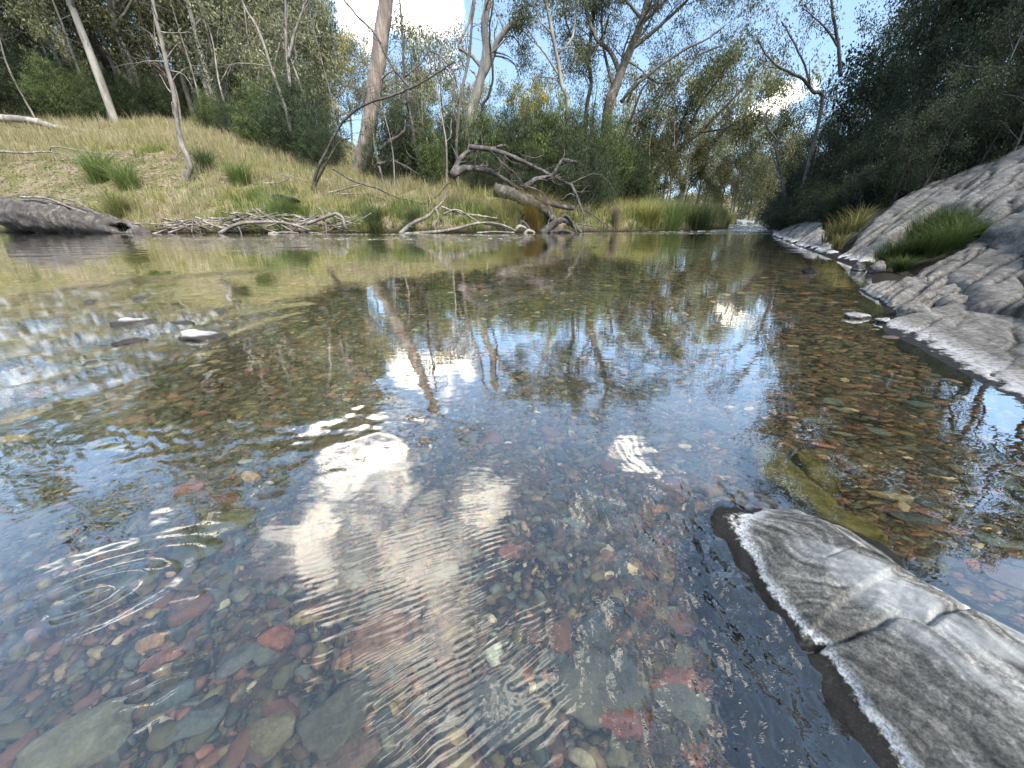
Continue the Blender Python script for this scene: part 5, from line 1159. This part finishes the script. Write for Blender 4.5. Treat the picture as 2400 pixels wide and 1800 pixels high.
# stick pile: single sticks
rs = np.random.default_rng(44)
sl = ['thin weathered stick in the drift pile along the left waterline']
def stick(pts, w0, w1, Y, lab, mat='dead_wood', group=None, seed=0):
    s = Skel(seed); P3 = pxp(pts, Y); b = P3[0].copy(); s.path([q - b for q in P3], wpx(w0, Y), wpx(w1, Y), 14, .01)
    o = link('stick', limbs_mesh('stick', s.limbs, M[mat], .2), loc=b); tag(o, lab, 'stick', group)
for i in range(85):
    cx = rs.choice([rs.uniform(380, 480), rs.uniform(520, 720), rs.uniform(470, 640), rs.uniform(700, 830)]); top = np.interp(cx, [380, 430, 520, 600, 660, 720, 830], [528, 512, 512, 490, 498, 505, 512])
    cy = rs.uniform(top, 545); L = rs.uniform(30, 95); a = rs.normal(.12, .28) * (1 if rs.random() < .6 else -1)
    if rs.random() < .12: a = rs.uniform(.9, 1.5) * rs.choice([-1, 1]); L *= .5
    dx, dy = math.cos(a) * L / 2, math.sin(a) * L / 2; q = rs.normal(0, 4, 2)
    stick([(cx - dx, min(cy - dy, 549)), (cx + q[0], min(cy + q[1], 549)), (cx + dx, min(cy + dy, 549))], rs.uniform(3, 8), rs.uniform(1.5, 3), rs.uniform(16.6, 17.6), sl[0], 'dead_wood' if rs.random() < .75 else 'grey_wood', 'sticks in the waterline drift pile', i)
for (pts, w0, w1, lab) in [
    ([(515, 548), (545, 530), (580, 522), (640, 520), (700, 530), (725, 540)], 12, 5, 'thick pale arched branch in front of the stick pile'), ([(600, 488), (640, 515), (690, 545)], 4, 3, 'straight pale stick leaning across the stick pile'),
    ([(705, 520), (730, 510), (742, 500)], 5, 3, 'short pale stick pointing up right of the overhanging tussock'), ([(748, 487), (762, 515), (765, 552)], 4, 3, 'thin pale stick hanging into the water'),
    ([(720, 525), (760, 510), (790, 502), (805, 515), (812, 545)], 10, 8, 'bleached root bending down into the water like a leg'), ([(450, 545), (452, 520), (456, 505)], 5, 2, 'forked pale stick standing up at the left end of the pile'),
    ([(630, 548), (670, 545), (700, 546)], 8, 5, 'pale stick end lying on the water in front of the pile')]:
    stick(pts, w0, w1, 16.5, lab, seed=len(lab))
# pale tangled driftwood, centre
wood('tangled_driftwood', 'pale tangled driftwood branches along the waterline with one upright charred tip', 'driftwood', [
    ([(938, 549), (965, 525), (1000, 508), (1025, 485)], 14, 8, 0), ([(1025, 487), (1040, 470), (1050, 455)], 8, 3, 0), ([(942, 548), (1000, 545), (1060, 538), (1110, 525), (1150, 522), (1190, 532), (1210, 542)], 9, 7, 0),
    ([(1040, 502), (1065, 492), (1090, 500), (1120, 520), (1160, 530), (1205, 540)], 6, 5, .1), ([(1022, 490), (1027, 510), (1018, 530), (1022, 540)], 7, 4, .1), ([(1035, 485), (1080, 500), (1120, 505), (1165, 512)], 6, 6, .5)], 16.9, 'dead_wood',
     twig=dict(L=.35, k=6, lv=0, P=PTW, t0=.2), seed=87)
stick([(960, 552), (990, 549), (1025, 553)], 6, 3, 16.3, 'low pale stick just above the water before the tangled driftwood')
stick([(1118, 546), (1160, 543), (1205, 546)], 6, 4, 16.6, 'flat pale stick at the waterline right of the tangled driftwood')
stick([(902, 532), (915, 545), (925, 552)], 5, 3, 16.6, 'short dark stick leaning into the water left of the tangled driftwood', 'bark_dark')
# fallen tree
YF = 18.2
wood('fallen_tree', 'big grey fallen dead tree with arching limbs reaching down into the water', 'fallen tree', [
    ([(1160, 445), (1200, 455), (1240, 475), (1275, 490), (1300, 520)], 34, 26, -.4), ([(1230, 462), (1280, 475), (1345, 490)], 22, 16, .2),
    ([(1285, 490), (1295, 520), (1300, 545)], 22, 14, -.5), ([(1060, 410), (1090, 395), (1140, 400), (1180, 420), (1215, 445)], 22, 12, 1.2),
    ([(1060, 410), (1080, 370), (1110, 350), (1135, 345)], 17, 10, 1.2), ([(1100, 345), (1150, 350), (1195, 365), (1240, 385), (1290, 410), (1320, 425), (1340, 435)], 13, 9, .2),
    ([(1230, 440), (1260, 420), (1290, 415), (1305, 395), (1320, 375), (1350, 378)], 17, 7, -.2), ([(1338, 432), (1352, 460), (1360, 485), (1368, 505), (1370, 548)], 9, 4, -.8),
    ([(1362, 490), (1385, 500), (1410, 520), (1425, 547)], 5, 2, -.8), ([(1340, 430), (1370, 415), (1400, 408), (1425, 425), (1445, 452)], 4, 1.5, 0),
    ([(1225, 515), (1260, 512), (1290, 505)], 14, 9, -.3), ([(1150, 350), (1180, 340), (1190, 345)], 6, 3, .3), ([(1225, 365), (1255, 370), (1275, 362)], 4, 2, .2), ([(1112, 345), (1113, 380), (1113, 408)], 4, 2, .3),
    ([(1220, 435), (1260, 445), (1280, 465), (1292, 500)], 6, 3, -.7), ([(1150, 352), (1180, 385), (1210, 410), (1230, 440)], 6, 5, .5), ([(1315, 470), (1335, 455), (1350, 460)], 6, 3, -.2)], YF, 'grey_wood',
     twig=dict(L=1.0, k=12, lv=1, P=PTW, t0=.05, on=[3, 4, 5, 6, 7, 8, 9, 15]), seed=89)
wood('root_mass', 'knotted root mass with broken pale ends half in the water under the fallen tree', 'stump', [
    ([(1270, 548), (1300, 525), (1320, 515), (1345, 530), (1362, 545)], 24, 10, 0), ([(1215, 535), (1225, 520), (1245, 540)], 12, 6, 0), ([(1290, 545), (1320, 540), (1350, 550)], 16, 8, -.2), ([(1310, 520), (1325, 505), (1340, 520), (1352, 545)], 10, 5, -.2), ([(1355, 525), (1385, 530), (1420, 548)], 4, 2, 0)],
     17.3, 'grey_wood', twig=dict(L=.4, k=6, lv=1, P=PTW, t0=.1), seed=91)
p = on(1215, 540); 
for (px, py, w_, sd_) in ((1218, 530, .14, 1), (1238, 540, .12, 2)):
    q = AY(px, py, 17.0); stick([(px - 8, py + 8), (px, py), (px + 16, py + 6)], 11, 7, 17.0, 'pale broken stub at the waterline left of the root mass' if sd_ == 1 else 'second pale broken stub touching the root mass', seed=sd_)

# ---------------------------------------------------------------- right bank plants
fG = lambda x, y: T(x, y)
PG = [(.035, .06, .018), (.08, .12, .035), (.19, .20, .08)]
cnt = 0
for (px, py, wd_, h_) in [(2080, 612, 70, 55), (2130, 600, 80, 60), (2180, 590, 80, 70), (2230, 575, 80, 70), (2160, 560, 70, 70), (2210, 540, 60, 70), (2260, 540, 70, 60), (2110, 625, 50, 35), (2290, 545, 60, 40), (2060, 628, 40, 30)]:
    tussock(px, py, wd_, h_, PG, 'dark green long-bladed tussock in the pocket between the slabs on the right', 520, lambda x, y: .40 * sR(x, y) + .02, .012, 1.0, group='tussocks in the rock pocket')
for (px, py, wd_, h_) in [(1945, 560, 50, 45), (1985, 545, 60, 50), (2010, 530, 50, 50), (1965, 575, 40, 35), (2290, 330, 60, 50), (2350, 300, 60, 50), (2220, 370, 50, 40), (2400, 270, 60, 60), (2150, 420, 50, 45)]:
    tussock(px, py, wd_, h_, [(.10, .11, .03), (.24, .22, .09), (.34, .29, .15)], 'straggly yellowish grass clump along the upper edge of the right-hand rock', 180, lambda x, y: .55 * sR(x, y) + .03, .016, .7, group='grass clumps above the right-hand rock')
place([DARKP for DARKP in [(shrub('low_dark_shrub', 861, 2, 2.4, [(.03, .04, .022), (.085, .10, .05), (.18, .16, .08)], n=44, per=60, ll=.08, lw=.016, mat='leaf_shaded', sp=.2), 2), (shrub('low_dark_shrub', 862, 2, 3.0, [(.03, .04, .03), (.08, .09, .055), (.14, .12, .07)], n=50, per=60, ll=.08, lw=.016, mat='leaf_shaded', sp=.2), 2)]],
    [(px, D, pt, 'low dark shrub filling the slope between the right-hand rock and the hillside trees', k, rz) for (px, D, pt, k, rz) in
     [(1850, 24, 470, 0, 0), (1885, 20, 440, 1, 1), (1925, 17.5, 430, 0, 2), (1965, 16, 420, 1, 3), (2010, 15, 400, 0, 4), (2050, 14.5, 380, 1, 5), (2100, 14.2, 340, 0, 6), (2150, 14.5, 320, 1, 1.5), (2200, 14.8, 290, 0, 2.5), (2260, 15, 250, 1, 3.5), (2330, 15.2, 220, 0, 4.5), (2400, 15.5, 190, 1, 5.5),
      (1905, 26, 400, 1, .3), (1960, 22, 340, 0, 1.3), (2030, 19, 300, 1, 2.3), (2100, 18, 250, 0, 3.3), (2180, 17.5, 200, 1, 4.3), (2260, 17.5, 150, 0, 5.3), (2350, 17, 120, 1, 6.3), (2480, 17, 90, 0, .9), (1870, 33, 420, 0, 1.9), (1930, 30, 330, 1, 2.9), (2000, 27, 260, 0, 3.9)]], 'low dark shrubs on the right slope', 'shrub', used)

# twigs scattered over the bank, wet stones in the rapid
for i in range(22):
    px = rs.uniform(10, 1000); py = rs.uniform(370, 500); p = on(px, py); 
    if sL(np.array([p[0]]), np.array([p[1]]))[0] < .4 or p[1] > 34: continue
    L = rs.uniform(30, 80); a = rs.normal(.1, .5); stick([(px - L * math.cos(a) / 2, py - L * math.sin(a) / 2), (px, py - rs.uniform(2, 8)), (px + L * math.cos(a) / 2, py + L * math.sin(a) / 2)], rs.uniform(2, 4), 1.2, p[1], 'thin dead twig caught in the grass of the far bank', 'dead_wood', 'twigs in the bank grass', i)
for i, (px, py, w_) in enumerate([(140, 790, 60), (60, 840, 50), (210, 850, 44), (390, 850, 46), (330, 700, 60), (215, 705, 50), (30, 760, 40), (560, 815, 60)]):
    p = W(px, py, 0); k = np.linalg.norm(p - np.array([0, 0, CAMH])) / np.linalg.norm(ray(px, py))
    o = link('wet_stone', stone_mesh('wet_stone', 950 + i, w_ * .5 * k, w_ * .34 * k, w_ * .2 * k, 3, (.05, .045, .035)), loc=(p[0], p[1], -w_ * .10 * k)); o.rotation_euler = (0, 0, R(30 + 20 * i)); tag(o, 'dark wet stone barely breaking the surface of the left rapid', 'stone', 'wet stones in the left rapid')
